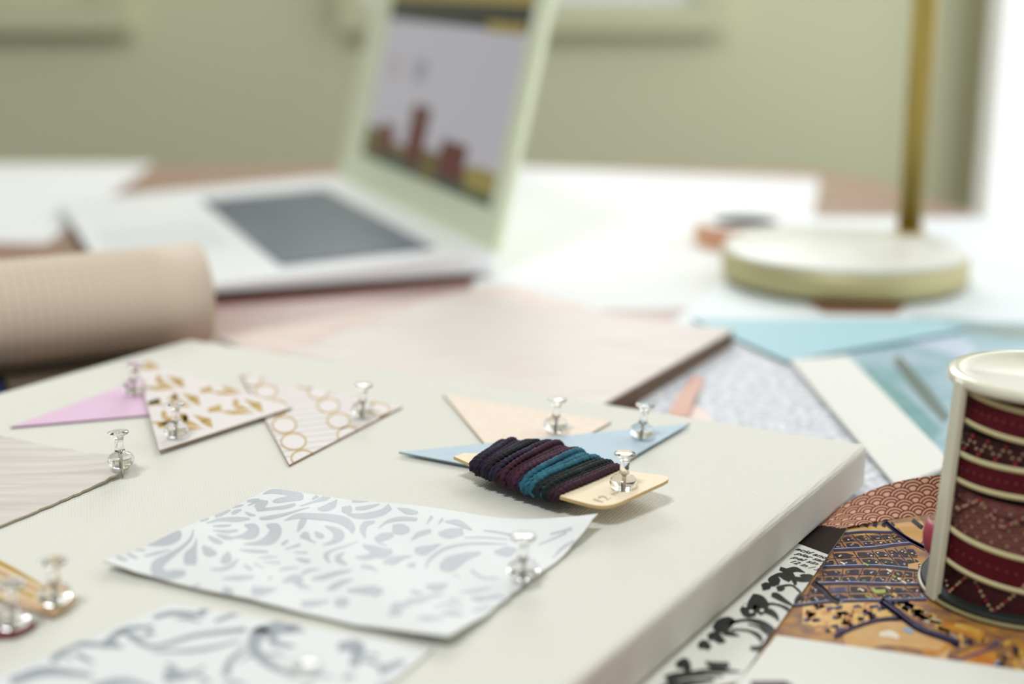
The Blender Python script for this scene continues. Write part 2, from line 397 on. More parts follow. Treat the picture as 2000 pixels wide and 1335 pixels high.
# lower right half of the print
pst([(-400, 420, 240), (200, 440, 270), (560, 400, 160)], 9, 1, z4)
for k in range(80):
    x, y = rnd.uniform(-420, 560), rnd.uniform(330, 640); pst([(x, y, rnd.uniform(25, 55)), (x + rnd.uniform(30, 110), y + rnd.uniform(-25, 10), rnd.uniform(20, 50))], rnd.choice([1, 2, 2, 7, 7, 9, 4]), 3, z4)
pst([(60, 760, 240), (500, 650, 260), (900, 700, 260), (1200, 820, 260)], 4, 4, z4)
pst([(430, 660, 40), (540, 650, 70), (640, 690, 50)], 6, 5, z4); pst([(690, 600, 30), (790, 635, 50)], 8, 8, z4)
pst([(900, 840, 60), (1080, 850, 50), (1190, 760, 60)], 7, 5, z4)
for off, w_, m_ in ((0, 80, 2), (20, 34, 1), (-36, 14, 4)):
    pst([(440, 290 + off, w_), (620, 420 + off, w_), (850, 590 + off, w_), (1120, 690 + off, w_), (1300, 760 + off, w_)], m_, 6, z4)
    pst([(-60, 690 + off * .6, w_ * .6), (150, 590 + off * .6, w_ * .6), (400, 510 + off * .6, w_ * .6), (660, 480 + off * .6, w_ * .6)], m_, 6, z4)
for k in range(60):
    x = rnd.uniform(560, 1250); y = 300 + (x - 560) * .5 + rnd.uniform(-90, 60); pst([(x, y, rnd.uniform(25, 55)), (x + rnd.uniform(40, 120), y + rnd.uniform(0, 50), rnd.uniform(20, 60))], rnd.choice([9, 9, 7, 7, 6, 2, 4]), 3, z4)
pst([(1130, 560, 60), (1350, 600, 120), (1560, 680, 100)], 7, 5, z4); pst([(1250, 560, 40), (1400, 600, 60), (1520, 640, 50)], 9, 6, z4)
for k in range(60):
    x = rnd.uniform(1180, 2300); y = 640 + (x - 1180) * .3 + rnd.uniform(-60, 330); pst([(x, y, rnd.uniform(30, 70)), (x + rnd.uniform(20, 100), y + rnd.uniform(-70, 70), rnd.uniform(20, 60))], rnd.choice([1, 1, 1, 9, 9, 4, 2, 8]), 4, z4)
pst([(1300, 960, 160), (1560, 900, 200), (1690, 960, 120)], 7, 5, z4); pst([(1260, 950, 30), (1450, 880, 30), (1650, 820, 30)], 2, 7, z4)
oc = px([(1430, 1010), (1900, 985), (2330, 1330), (1330, 1380)], ZO)
tag(sheet('printed_paper', oc, 0.0006, mat('print_ground', (186, 134, 56), 0.5, 0.3, noise=(170, (112, 78, 74), 0.35)), prints=PR), 'orange and violet city print under the red ribbon spool', 'paper')

# cyan card, teal photo, white strip
tag(sheet('photo_print', px([(1560, 700), (1790, 618), (2230, 640), (1990, 1000)], 0.0008), 0.0006, mat('teal_photo', (112, 164, 172), 0.3, 0.5, noise=(34, (176, 196, 214), 0.35)),
          prints=[(pxpolys(stroke([(1750, 700, 18), (1800, 760, 26), (1850, 820, 20)]), 0.0008), mat('photo_dark', (98, 116, 112), 0.3), 1),
                  (pxpolys(stroke([(1880, 640, 10), (1980, 648, 30), (2090, 660, 30)]), 0.0008), mat('photo_green', (104, 132, 122), 0.3), 1),
                  (pxpolys(stroke([(1740, 650, 20), (1850, 670, 40), (1900, 690, 30)]), 0.0008), mat('photo_lilac', (190, 204, 224), 0.3), 1),
                  (pxpolys(stroke([(1690, 720, 10), (1760, 790, 40), (1830, 850, 30)]), 0.0008), mat('photo_sea', (126, 172, 170), 0.3, noise=(90, (96, 146, 158), 0.4)), 1)]),
    'teal and blue watery photo behind the red ribbon spool', 'photo')
tag(sheet('card', px([(1350, 622), (1830, 624), (1880, 644), (1536, 705)], 0.0024), 0.0015, mat('sky_blue_card', (158, 198, 208), 0.5), thick=0.001, medge=mat('card_edge_blue', (110, 150, 156), 0.6)), 'plain sky blue card lying in front of the lamp', 'card')
b = MB(); zz = 0.0032; sp = rounded(px([(1543, 702), (1655, 693), (1862, 905), (1752, 948)], zz), [0.002, 0.002, 0.004, 0.004], 5)
b.prism(sp, 0.0016, zz, M_cream); o = b.build('paper_strip', None, (*px([(1700, 820)], zz)[0], 0.0016)); tag(o, 'plain white card strip leaning diagonally beside the red ribbon spool', 'card strip')

# blush ribbon scrap at the pad edge
tag(sheet('ribbon_scrap', px([(1352, 722), (1378, 728), (1344, 806), (1304, 804)], 0.004), 0.0012, mat('blush_ribbon', (212, 170, 154), 0.6), zf=lambda x, y: 0.002 * math.sin((y - 0.55) * 40) ** 2, grid=(2, 8)), 'short blush pink ribbon end beside the wood print pad', 'ribbon')
tag(sheet('paper_scrap', px([(1322, 790), (1366, 792), (1400, 830), (1300, 830)], 0.0008), 0.0008, mat('pale_pink_paper', (240, 218, 212), 0.7)), 'pale pink paper corner poking out behind the canvas', 'paper scrap')

# white page at the lower right with a dark bar
tag(sheet('white_page', px([(1517, 1240), (2120, 1326), (2080, 1480), (1385, 1400)], 0.0022), 0.0019, M_cream, thick=0.0003,
          prints=[(pxpolys([[(1468, 1329), (1535, 1329), (1560, 1346), (1462, 1346)]], 0.0022), mat('dark_plum_ink', (58, 44, 46), 0.5), 1)]), 'blank white page at the bottom right corner with a dark bar', 'paper')

# ------------------------------------------------------------------ black damask paper strip with wording
ZL = 0.0017
M_blk = mat('black_ink', (38, 37, 36), 0.5, 0.3)
def z5(p): return [(1280 + x / 4.856, 1060 + y / 4.856, 1.25 * w_ / 4.856) for x, y, w_ in p]
blk = [[(1180, 240, 30), (1240, 265, 40), (1290, 300, 40), (1320, 360, 35), (1330, 400, 20)], [(1250, 270, 50), (1330, 250, 40), (1420, 280, 6)],
       [(1290, 330, 30), (1380, 345, 40), (1450, 330, 60), (1520, 320, 10)], [(1370, 305, 10), (1420, 310, 30), (1480, 350, 50), (1510, 375, 10)],
       [(1110, 320, 20), (1170, 300, 30), (1240, 320, 60), (1280, 360, 30)], [(1080, 380, 60), (1130, 360, 90), (1180, 375, 40)],
       [(1150, 430, 30), (1200, 410, 22), (1290, 400, 16), (1360, 450, 18), (1400, 500, 14)], [(1160, 440, 30), (1200, 440, 26), (1230, 425, 10)],
       [(1010, 420, 50), (1060, 410, 60), (1080, 440, 20)], [(1100, 490, 30), (1150, 500, 50), (1230, 550, 36), (1300, 590, 20), (1330, 600, 6)],
       [(900, 520, 80), (960, 560, 130), (1000, 600, 120), (960, 660, 80)], [(960, 560, 50), (1060, 580, 30), (1130, 570, 8)],
       [(820, 600, 60), (880, 640, 110), (960, 660, 60)], [(1420, 470, 26), (1360, 500, 24), (1330, 560, 24), (1350, 600, 10)],
       [(1000, 640, 30), (1080, 650, 50), (1140, 690, 40), (1170, 740, 10)], [(1060, 570, 16), (1180, 590, 22), (1270, 640, 34), (1270, 700, 30)],
       [(700, 760, 30), (850, 730, 24), (980, 750, 44), (1070, 810, 70), (1110, 880, 80), (1060, 970, 70), (980, 1000, 50), (900, 995, 34)],
       [(880, 770, 14), (980, 800, 16), (1050, 860, 18)], [(720, 820, 18), (880, 830, 22), (980, 880, 40), (1010, 940, 20)],
       [(560, 830, 60), (620, 790, 110), (700, 750, 90), (760, 740, 20)], [(640, 850, 40), (720, 860, 40), (800, 885, 8)],
       [(500, 900, 50), (560, 880, 70), (620, 920, 60), (670, 930, 10)], [(410, 990, 40), (460, 960, 70), (520, 1000, 40)],
       [(470, 1120, 8), (540, 1160, 60), (620, 1170, 70), (700, 1150, 40)], [(200, 1170, 60), (280, 1130, 70), (300, 1220, 60), (240, 1260, 20)],
       [(100, 1300, 80), (220, 1260, 60), (420, 1250, 30), (640, 1260, 20)], [(330, 1230, 20), (480, 1210, 30), (680, 1215, 30), (820, 1220, 8)], [(60, 1400, 90), (300, 1330, 60), (560, 1300, 30)]]
dam = [(pxpolys(stroke(z5(s)), ZL), M_blk, 1 + i % 3) for i, s in enumerate(blk)]
dots = [(pxpolys(disc(1280 + x / 4.856, 1060 + y / 4.856, 4, 3), ZL), M_cream, 5) for x, y in ((850, 595), (910, 650), (1010, 640))]
brown = [(pxpolys([[(1500, 1030), (1700, 1000), (1740, 1020), (1622, 1084), (1566, 1063), (1480, 1040)]], ZL), mat('dark_brown_print', (36, 26, 22), 0.6, 0.2), 1)]
lab = px([(1672, 1022), (1478, 1296), (1310, 1440), (1120, 1350)], ZL)
lc = px([(1664, 1018), (1446, 1318), (1250, 1480), (1250, 1100), (1560, 985)], ZL)
strip = tag(sheet('damask_paper', [lc[0], px([(1442, 1330)], ZL)[0], px([(1010, 1420)], ZL)[0], px([(1450, 1000)], ZL)[0]], 0.0014, mat('white_damask_ground', (220, 220, 214), 0.5), prints=dam + dots + brown),
            'white paper with bold black damask and small print under the canvas edge', 'paper')
def text(body, p0, p1, z, size, m, parent, shear=0.28, bold=0.00012, thickness=0.00001):
    """wording whose baseline runs from p0 to p1 (plan points); size in metres"""
    cu = bpy.data.curves.new('wording', 'FONT'); cu.body = body; cu.size = size; cu.shear = shear; cu.offset = bold; cu.extrude = thickness
    t = bpy.data.objects.new('wording_curve', cu); C.objects.link(t); bpy.context.view_layer.update()
    me = bpy.data.meshes.new_from_object(t.evaluated_get(bpy.context.evaluated_depsgraph_get())); bpy.data.objects.remove(t); bpy.data.curves.remove(cu)
    me.materials.clear(); me.materials.append(m); o = bpy.data.objects.new('wording', me); C.objects.link(o); o.parent = parent
    d = Vector(p1[:2]) - Vector(p0[:2]); o.location = Vector((p0[0], p0[1], z)) - parent.location
    o.rotation_euler = (0, 0, math.atan2(d.y, d.x)); return o
_a, _b, _c2 = at(1553, 1081.5, ZL), at(1618, 1101.5, ZL), at(1552.5, 1072.5, ZL); _d = (_b - _a).normalized(); SPC = ((_c2 - _a) - _d * _d.dot(_c2 - _a)).length * 1.02
for body, a, c in (('lignin/acid and ', (1552.5, 1072.5), (1614, 1092)), ('Papier sans ', (1553, 1081.5), (1618, 1101.5)), ('Papel sin á', (1545, 1089), (1612, 1108)), ('12 in / 30,', (1540, 1097), (1606, 1117))):
    p0, p1 = at(*a, ZL), at(*c, ZL); L_ = (p1 - p0).length
    vis = {'lignin/acid and ': 'acid and ', 'Papier sans ': 'pier sans', 'Papel sin á': 'pel sin á', '12 in / 30,': '12 in / 30,'}[body]
    o = text(vis, p0, p1, ZL + 0.00005, SPC, M_blk, strip, bold=SPC * 0.02)
    wd = o.dimensions.x
    if wd > 0: o.scale = (L_ / wd, 1.0, 1)

# ================================================================== wood print pad and pink paper
tag(sheet('patterned_paper', px([(425, 660), (985, 556), (1180, 610), (720, 800)], 0.0005), 0.0004, mat('pink_brick_print', (232, 222, 214), 0.6, noise=(45, (212, 184, 172), 0.4), stretch=(1, 3, 1))), 'pale pink brick patterned sheet left of the paper pad', 'paper')
R_ = at(1432, 643, 0.0095); d1 = Vector((-70, -121, 0)).normalized(); d2 = Vector((-d1.y, d1.x, 0)) * -1
padc = [R_ + Vector((0, 0, 0)), R_ + d1 * 0.15, R_ + d1 * 0.15 + d2 * 0.165, R_ + d2 * 0.165]
pr = root('paper_pad', (R_.x, R_.y, 0.001), 'thick pad of whitewashed plank papers behind the canvas', 'paper pad')
b = MB(); b.prism([tuple(p[:2]) for p in padc], 0.0011, 0.0085, mat('pad_leaves', (120, 98, 78), 0.8, noise=(900, (88, 70, 56), 0.4), stretch=(0.02, 0.02, 4))); b.build('leaves', pr, pr.location)
sheet('cover', padc, 0.0086, mat('whitewash_plank', (214, 211, 207), 0.5, 0.4, noise=(26, (208, 192, 186), 0.5), stretch=(1, 5, 1, 0.5)), thick=0.0009, parent=pr)

# ================================================================== stretched canvas
FL, FR = at(370, 661, ZC), at(1696, 866, ZC); nr = at(1118, 1335, ZC); nl = at(0, 765, ZC)
dr = (nr - FR).normalized(); dl = (nl - FL).normalized()
cv = [FL, FR, FR + dr * 0.42, FL + dl * 0.42]
def canvas():
    b = MB(); P = [tuple(p[:2]) for p in ccw([tuple(p[:2]) for p in cv])]
    b.prism(P, 0.0022, ZC, M_canvas)
    me = b.build('artist_canvas', None, (*((FL + FR) / 2)[:2], 0.0022), bevel=0.0022)
    return tag(me, 'large white stretched canvas covered with pinned paper scraps', 'canvas')
canvas()

# ================================================================== papers pinned on the canvas
Z1 = ZC + 0.0003
def curl(cx, cy, r0, r1, h):
    return lambda x, y: h * max(0.0, min(1.0, (math.hypot(x - cx, y - cy) - r0) / (r1 - r0))) ** 2
# pink triangle
pt = px([(20, 833), (272, 742), (330, 806)], Z1 + .0006)
tag(sheet('paper_triangle', pt, Z1, mat('orchid_pink_paper', (226, 192, 218), 0.7), thick=0.0006, medge=mat('pink_edge', (150, 116, 140), 0.8)), 'plain pink paper triangle pinned at the far left of the canvas', 'paper', 'pinned paper triangles')
# chain link triangle (under) then gold gem triangle (over)
M_gold = mat('gold_foil', (180, 144, 48), 0.45, 0.35); M_tri = mat('blush_white_paper', (224, 217, 216), 0.6); M_gr = mat('grey_pencil_stripe', (190, 186, 182), 0.7); M_te = mat('tan_paper_edge', (150, 116, 92), 0.8)
ZT = Z1 + 0.0007
def z6(p): return [(460 + x * 0.18, 710 + y * 0.18, *r) for x, y, *r in p]
def ring(cx, cy, rx, ry, w_=17):
    pts = [(cx + rx * math.cos(a), cy + ry * math.sin(a), w_) for a in np.linspace(0, 2 * math.pi, 17)]
    return pxpolys(stroke([(x, y, w_ * .18) for x, y, w_ in [(*z6([p[:2]])[0], p[2]) for p in pts]], 3, 1), ZT)
links = [(530, 665, 130, 88), (630, 845, 135, 90), (735, 1025, 130, 85), (1010, 455, 120, 75), (1120, 620, 125, 82), (1230, 770, 125, 85), (330, 300, 120, 75), (440, 480, 120, 85), (900, 310, 110, 70), (180, 180, 110, 60), (1560, 500, 110, 70), (1450, 360, 105, 65), (1330, 240, 100, 60), (1660, 620, 110, 75), (770, 210, 100, 60)]
pc = [(ring(*l), M_gold, 3) for l in links]
for k in range(16):
    y0 = 60 + 62 * k; pts = [(150, y0 + 70, 9), (700, y0, 9), (1200, y0 - 60, 9), (1900, y0 - 150, 9)]
    pc.append((pxpolys(stroke([(x, y, 1.6) for x, y, *_ in z6(pts)], 4, 1), ZT), M_gr, 1))
pc += [(pxpolys([[z6([(l[0] + l[2] * .9 * math.cos(a), l[1] + l[3] * .9 * math.sin(a))])[0] for a in np.linspace(0, 6.0, 14)]], ZT), M_tri, 2) for l in links]
tag(sheet('paper_triangle', px([(470, 728), (565, 907), (786, 793)], ZT), Z1, M_tri, thick=0.0007, prints=pc, medge=M_te), 'white paper triangle with gold chain links pinned on the canvas', 'paper', 'pinned paper triangles')
ZG = Z1 + 0.0019
def z7(p): return [(250 + x * 0.18, 690 + y * 0.18) for x, y in p]
gem0 = [[(330, 770), (450, 730), (455, 790), (345, 805)], [(600, 670), (640, 670), (660, 710), (600, 740)], [(610, 745), (680, 735), (780, 790), (650, 775)], [(720, 670), (880, 705), (800, 740)], [(800, 745), (890, 715), (910, 800), (850, 780)], [(470, 800), (640, 790), (800, 815), (600, 830)]]
shifts = [(0, 0, 1.0), (-120, -240, 0.95), (-290, -430, 0.95), (545, -170, 1.0), (430, -375, .9), (-235, -50, .9), (330, -570, .85), (-420, -640, .8)]
gem0b = [[(215, 525), (330, 485), (350, 530), (230, 555)], [(425, 485), (540, 445), (545, 480), (430, 505)]]
pg = []
for dx, dy, s in shifts:
    for g in [[(sum(q[0] for q in g0) / len(g0) + (x - sum(q[0] for q in g0) / len(g0)) * 1.22, sum(q[1] for q in g0) / len(g0) + (y - sum(q[1] for q in g0) / len(g0)) * 1.22) for x, y in g0] for g0 in gem0]: pg.append((pxpolys([z7([(620 + (x - 620) * s + dx, 750 + (y - 750) * s + dy) for x, y in g])], ZG), M_gold, 1))
pg += [(pxpolys([z7(g)], ZG), M_gold, 1) for g in gem0b]
tag(sheet('paper_triangle', px([(262, 697), (311, 879), (570, 795)], ZG), Z1 + 0.0012, M_tri, thick=0.0007, prints=pg, medge=mat('gold_edge', (150, 128, 96), 0.8)), 'white paper triangle with gold gem print pinned over the pink one', 'paper', 'pinned paper triangles')
# peach then blue
tag(sheet('paper_triangle', px([(866, 769), (1194, 823), (1000, 930)], Z1 + .0006), Z1, mat('peach_paper', (240, 226, 212), 0.75, noise=(400, (234, 216, 200), 0.4)), thick=0.0006, medge=mat('peach_edge', (150, 140, 112), 0.8)), 'pale peach paper triangle pinned behind the blue one', 'paper', 'pinned paper triangles')
tag(sheet('paper_triangle', px([(779, 882), (1348, 826), (1137, 949)], Z1 + .0014), Z1 + 0.0008, mat('powder_blue_paper', (192, 209, 221), 0.75, noise=(300, (183, 202, 216), 0.4)), thick=0.0006, medge=mat('blue_edge', (112, 132, 132), 0.8)), 'powder blue paper triangle pinned under the thread card', 'paper', 'pinned paper triangles')

# ------------------------------------------------------------------ grey damask vellum
def conv(k):
    sx, ox, oy = {1: (.18, 200, 940), 2: (.18, 480, 940), 3: (.21, 760, 980)}[k]
    return lambda p: [(ox + x * sx, oy + y * sx, w_ * sx * 1.12 + 0.6) for x, y, w_ in p]
D1 = [[(400,690,10),(560,662,90),(700,660,90),(780,600,140),(800,540,90)],[(990,540,10),(960,640,25),(860,740,35),(720,830,60),(600,920,110),(610,1000,120),(700,1025,85),(800,1010,80),(900,1000,40)],
 [(1025,640,8),(1000,740,50),(960,830,130),(955,920,110)],[(1090,720,20),(1150,780,90),(1240,800,30)],[(1150,610,20),(1230,655,50),(1310,675,20)],[(1370,770,20),(1350,850,100),(1290,890,30)],
 [(1470,850,20),(1400,930,35),(1280,970,25),(1170,965,10)],[(1240,580,10),(1330,605,45),(1430,610,20)],[(1540,455,20),(1640,490,90),(1620,550,110),(1500,590,40),(1400,600,10)],
 [(1780,460,20),(1880,510,110),(1830,600,110),(1700,650,50),(1540,670,10)],[(1200,535,8),(1340,540,35),(1470,520,20)],[(1200,485,8),(1300,475,25),(1400,460,10)],[(1130,455,8),(1280,405,35),(1450,395,50),(1600,390,20)],
 [(1220,370,30),(1290,330,50),(1390,295,12)],[(1400,335,25),(1450,310,40),(1510,290,10)],[(1550,320,15),(1600,345,25),(1660,355,10)],[(1400,270,8),(1470,255,20),(1530,240,10)],[(1570,205,15),(1640,200,25),(1710,195,10)],
 [(1580,250,8),(1650,225,20),(1750,205,10)],[(1060,430,30),(1150,390,40)],[(890,470,10),(970,455,20)],[(350,755,20),(470,760,15)],[(240,780,10),(310,830,35),(390,860,12)],[(120,835,20),(200,870,40),(280,890,12)],
 [(450,830,10),(560,800,25),(740,755,10)],[(1490,740,8),(1650,745,30),(1800,745,20)],[(1690,815,8),(1800,805,20),(1900,800,10)],[(1750,860,8),(1930,865,20)],[(1640,880,15),(1740,930,15)],[(1540,910,25),(1620,960,25)],
 [(1300,1065,8),(1460,1060,40),(1640,1040,25)],[(1620,1180,60),(1700,1200,90),(1890,1160,20)],[(980,1140,20),(1060,1120,20)],[(1310,1180,60),(1420,1210,40)],[(1800,1060,25),(1840,1020,15)]]
D2 = [[(190,140,5),(280,115,40),(420,125,50),(560,150,70),(590,175,60),(470,195,50),(350,215,45),(290,220,10)],[(110,290,60),(160,260,90),(240,220,20)],[(170,300,30),(300,295,25),(430,285,35),(540,255,25)],
 [(150,390,20),(270,385,35),(450,355,20),(690,285,5)],[(590,275,5),(760,210,22),(870,165,50),(930,140,10)],[(720,190,15),(780,145,35)],[(780,300,20),(850,290,60),(940,245,70),(990,180,8)],
 [(1040,290,50),(1110,290,80),(1130,245,20)],[(1100,340,20),(1200,360,50),(1330,355,60),(1480,325,60),(1570,270,60)],[(1190,275,25),(1300,270,35),(1450,240,8)],[(1150,200,20),(1230,195,35),(1330,200,12)],
 [(420,425,5),(560,385,45),(750,385,60),(950,395,75),(1080,430,90),(1150,500,70),(1150,560,15)],[(640,400,60),(600,480,60),(560,550,10)],[(860,490,8),(960,530,60),(1010,590,110),(950,660,40),(840,695,8)],
 [(750,550,10),(790,590,55),(850,610,30)],[(590,600,20),(650,590,70),(700,640,20),(760,670,8)],[(1400,420,20),(1300,450,60),(1270,520,60),(1300,610,8)],[(1440,490,5),(1530,425,25),(1680,400,35),(1860,415,25)],
 [(1590,500,80),(1700,510,100),(1780,520,30)],[(1400,620,40),(1480,590,80),(1600,560,40)],[(1430,650,20),(1540,690,8)],[(1270,690,20),(1380,730,80),(1480,770,110),(1590,740,40)],[(1190,830,10),(1300,830,50),(1420,790,60)],
 [(1490,880,10),(1600,850,80),(1700,810,40),(1800,790,10)],[(1220,650,5),(1080,710,15),(930,760,20),(870,810,50),(920,890,5)],[(1070,780,8),(1000,840,60),(1100,915,8)],[(540,820,8),(620,845,40),(700,860,25)],[(530,755,8),(670,770,15)],
 [(420,720,8),(590,680,25)],[(390,670,30),(460,630,20)],[(360,945,15),(440,925,25),(580,915,8)],[(400,1080,20),(480,1040,60),(560,1050,100),(600,1110,50),(700,1140,8)],[(600,990,30),(690,950,30),(800,940,8)],
 [(720,1040,20),(850,1025,45),(1000,990,35),(1160,970,8)],[(880,1160,20),(960,1130,60),(1070,1085,40),(1170,1070,8)],[(1100,1180,20),(1250,1185,60),(1400,1195,90),(1480,1210,30),(1390,1270,10)],[(960,1300,60),(1060,1300,100),(1120,1290,30)],
 [(1650,290,8),(1760,330,50),(1870,345,20)],[(1750,900,30),(1840,890,60)],[(1250,930,20),(1340,935,30),(1430,975,8)],[(1560,1400,20),(1640,1380,80),(1800,1360,30)],[(600,1320,60),(720,1310,70),(900,1280,20)]]
D3 = [[(200,350,5),(270,300,40),(390,270,30)],[(240,430,40),(330,440,70),(480,390,8)],[(460,300,30),(560,300,80),(690,280,60)],[(520,190,10),(640,195,50),(770,260,15)],[(340,610,5),(370,530,25),(500,440,25),(700,400,20),(900,390,20),(1100,385,8)],
 [(470,590,40),(560,570,120),(720,510,60),(850,480,20)],[(600,660,10),(660,690,8)],[(980,470,20),(1100,460,90),(1180,430,30)],[(760,630,20),(860,700,20),(1020,720,8)],[(340,780,30),(450,790,80),(550,750,10)],
 [(160,940,30),(260,940,50),(380,920,10)],[(0,1060,40),(120,1060,40)],[(1390,390,10),(1650,330,15)],[(1520,510,8),(1600,440,20),(1720,390,8)],[(350,210,10),(400,140,30)],[(460,210,10),(500,160,25)],[(300,900,10),(420,880,30),(520,860,8)],[(760,880,20),(840,900,50),(960,880,12)],[(480,1080,20),(600,1060,60),(700,1080,10)],[(760,1030,8),(860,1000,30),(960,960,8)],[(260,1120,20),(380,1130,50),(500,1120,10)],[(560,880,8),(600,910,24),(680,900,8)],[(200,830,20),(260,860,40),(320,850,8)],
 [(880,260,10),(1000,270,20),(1170,300,20)],[(700,340,8),(900,330,15),(1150,340,8)],[(420,1000,8),(560,960,24),(700,990,10)],[(650,830,10),(800,820,30),(960,800,8)],[(880,900,20),(1000,880,40),(1100,900,10)],[(1500,320,10),(1700,310,20)]]
ZD = Z1 + 0.0012
M_dg = mat('silver_grey_ink', (180, 184, 192), 0.5, 0.4); M_vel = mat('white_vellum', (223, 226, 227), 0.6, 0.4); M_ve = mat('vellum_edge', (176, 170, 146), 0.8)
dcs = px([(204, 1106), (526, 954), (1166, 1030), (876, 1260)], ZD)
rc = dcs[2]; lcx = dcs[0]
def dz(x, y):
    d = math.hypot(x - rc[0], y - rc[1]); e = math.hypot(x - lcx[0], y - lcx[1]); f = math.hypot(x - dcs[3][0], y - dcs[3][1])
    return 0.0045 * max(0, 1 - d / 0.03) ** 2 + 0.0018 * max(0, 1 - e / 0.05) ** 2 + 0.0022 * max(0, 1 - f / 0.05) ** 2 + 0.0004 * (1 + math.sin(x * 160 + y * 90))
allD = [(pxpolys(stroke(conv(k)(s), 6, 3), ZD), M_dg, 1 + i % 2) for k, D in ((1, D1), (2, D2), (3, D3)) for i, s in enumerate(D)]
tag(sheet('damask_paper', dcs, Z1 + 0.0003, M_vel, thick=0.0004, zf=dz, grid=(26, 20), prints=allD, medge=M_ve, wob=0.0003), 'white sheet with pale silver damask pinned at the middle front of the canvas', 'paper', 'silver damask sheets')
# second damask sheet nearest the camera
rnd = random.Random(11); big = [[(660, 1212, 4), (585, 1216, 14), (515, 1232, 26), (495, 1262, 24), (530, 1298, 16), (590, 1322, 6)], [(560, 1222, 6), (530, 1250, 14), (575, 1262, 6)], [(250, 1240, 10), (300, 1262, 8), (380, 1240, 8), (480, 1228, 10)],
       [(200, 1262, 14), (240, 1230, 12), (300, 1222, 6)], [(100, 1290, 14), (150, 1258, 12), (240, 1262, 6)], [(440, 1320, 16), (450, 1290, 12), (480, 1262, 6)], [(320, 1320, 26), (370, 1316, 12), (400, 1300, 4)], [(300, 1272, 4), (390, 1268, 8), (470, 1250, 4)],
       [(660, 1262, 16), (700, 1262, 26), (690, 1300, 18)], [(20, 1330, 16), (90, 1310, 18), (180, 1318, 8)], [(300, 1205, 8), (340, 1196, 10), (400, 1200, 8)], [(420, 1212, 6), (470, 1196, 8), (520, 1200, 4)], [(740, 1310, 20), (790, 1290, 10)], [(180, 1345, 20), (240, 1330, 14), (300, 1345, 8)]]
for k in range(46):
    x, y = rnd.uniform(40, 800), rnd.uniform(1190, 1420); a = rnd.uniform(-0.9, 0.9); l = rnd.uniform(24, 60)
    big.append([(x, y, 2), (x + l * .5 * math.cos(a), y + l * .35 * math.sin(a) - 4, rnd.uniform(5, 13)), (x + l * math.cos(a), y + l * .6 * math.sin(a), 2)])
M_dg2 = mat('dark_grey_ink', (148, 154, 164), 0.5, 0.4)
tag(sheet('damask_paper', px([(-60, 1345), (335, 1176), (846, 1266), (560, 1500)], Z1 + .0006), Z1 + 0.0001, M_vel, thick=0.0004, prints=[(pxpolys(stroke(s, 5, 2), Z1 + .0006), M_dg2, 1 + i % 3) for i, s in enumerate(big)], medge=M_ve, grid=(6, 6)), 'white sheet with darker grey damask at the bottom front of the canvas', 'paper', 'silver damask sheets')

# ------------------------------------------------------------------ wood grain strip and the gold and red scraps at the left
M_grain = mat('pale_wood_grain_print', (222, 217, 209), 0.7, noise=(16, (198, 191, 187), 0.4), stretch=(1, 14, 1, -0.52))
wc = px([(-160, 818), (262, 904), (250, 922), (-140, 1085)], Z1 + .0008); tip = px([(266, 908)], Z1)[0]
tag(sheet('wood_grain_paper', wc, Z1 + 0.0002, M_grain, thick=0.0007, zf=lambda x, y: 0.003 * max(0, 1 - math.hypot(x - tip[0], y - tip[1]) / 0.035) ** 2, grid=(40, 24), medge=mat('frayed_edge', (170, 158, 134), 0.9), wob=0.00045), 'frayed paper strip with pale wood grain pinned at the left', 'paper')
gp = px([(-120, 1020), (152, 1180), (104, 1204), (-120, 1126)], Z1 + .001); M_st = mat('tan_gold_paper', (216, 196, 158), 0.6)
gs = [(pxpolys(stroke([(-120, 1045 + 22 * k, 8), (0, 1098 + 18 * k, 8), (140 - 10 * k, 1168 + 12 * k, 6)]), Z1 + .001), M_gold if k % 2 == 0 else mat('rust_stripe', (196, 150, 120), 0.6), 1) for k in range(5)]
tag(sheet('striped_paper', gp, Z1 + 0.0002, M_st, thick=0.0006, prints=gs, zf=lambda x, y: 0.0016 * max(0, 1 - math.hypot(x - gp[1][0], y - gp[1][1]) / 0.02) ** 2, grid=(8, 6), medge=mat('tan_edge', (170, 132, 84), 0.8)), 'tan paper with gold stripes pinned at the lower left edge', 'paper')
tag(sheet('red_scrap', px([(-90, 1196), (72, 1216), (30, 1240), (-90, 1246)], Z1 + .001), Z1 + 0.0002, mat('oxblood_paper', (128, 60, 58), 0.6), thick=0.0007), 'dark red paper scrap pinned at the lower left below the gold stripes', 'paper')

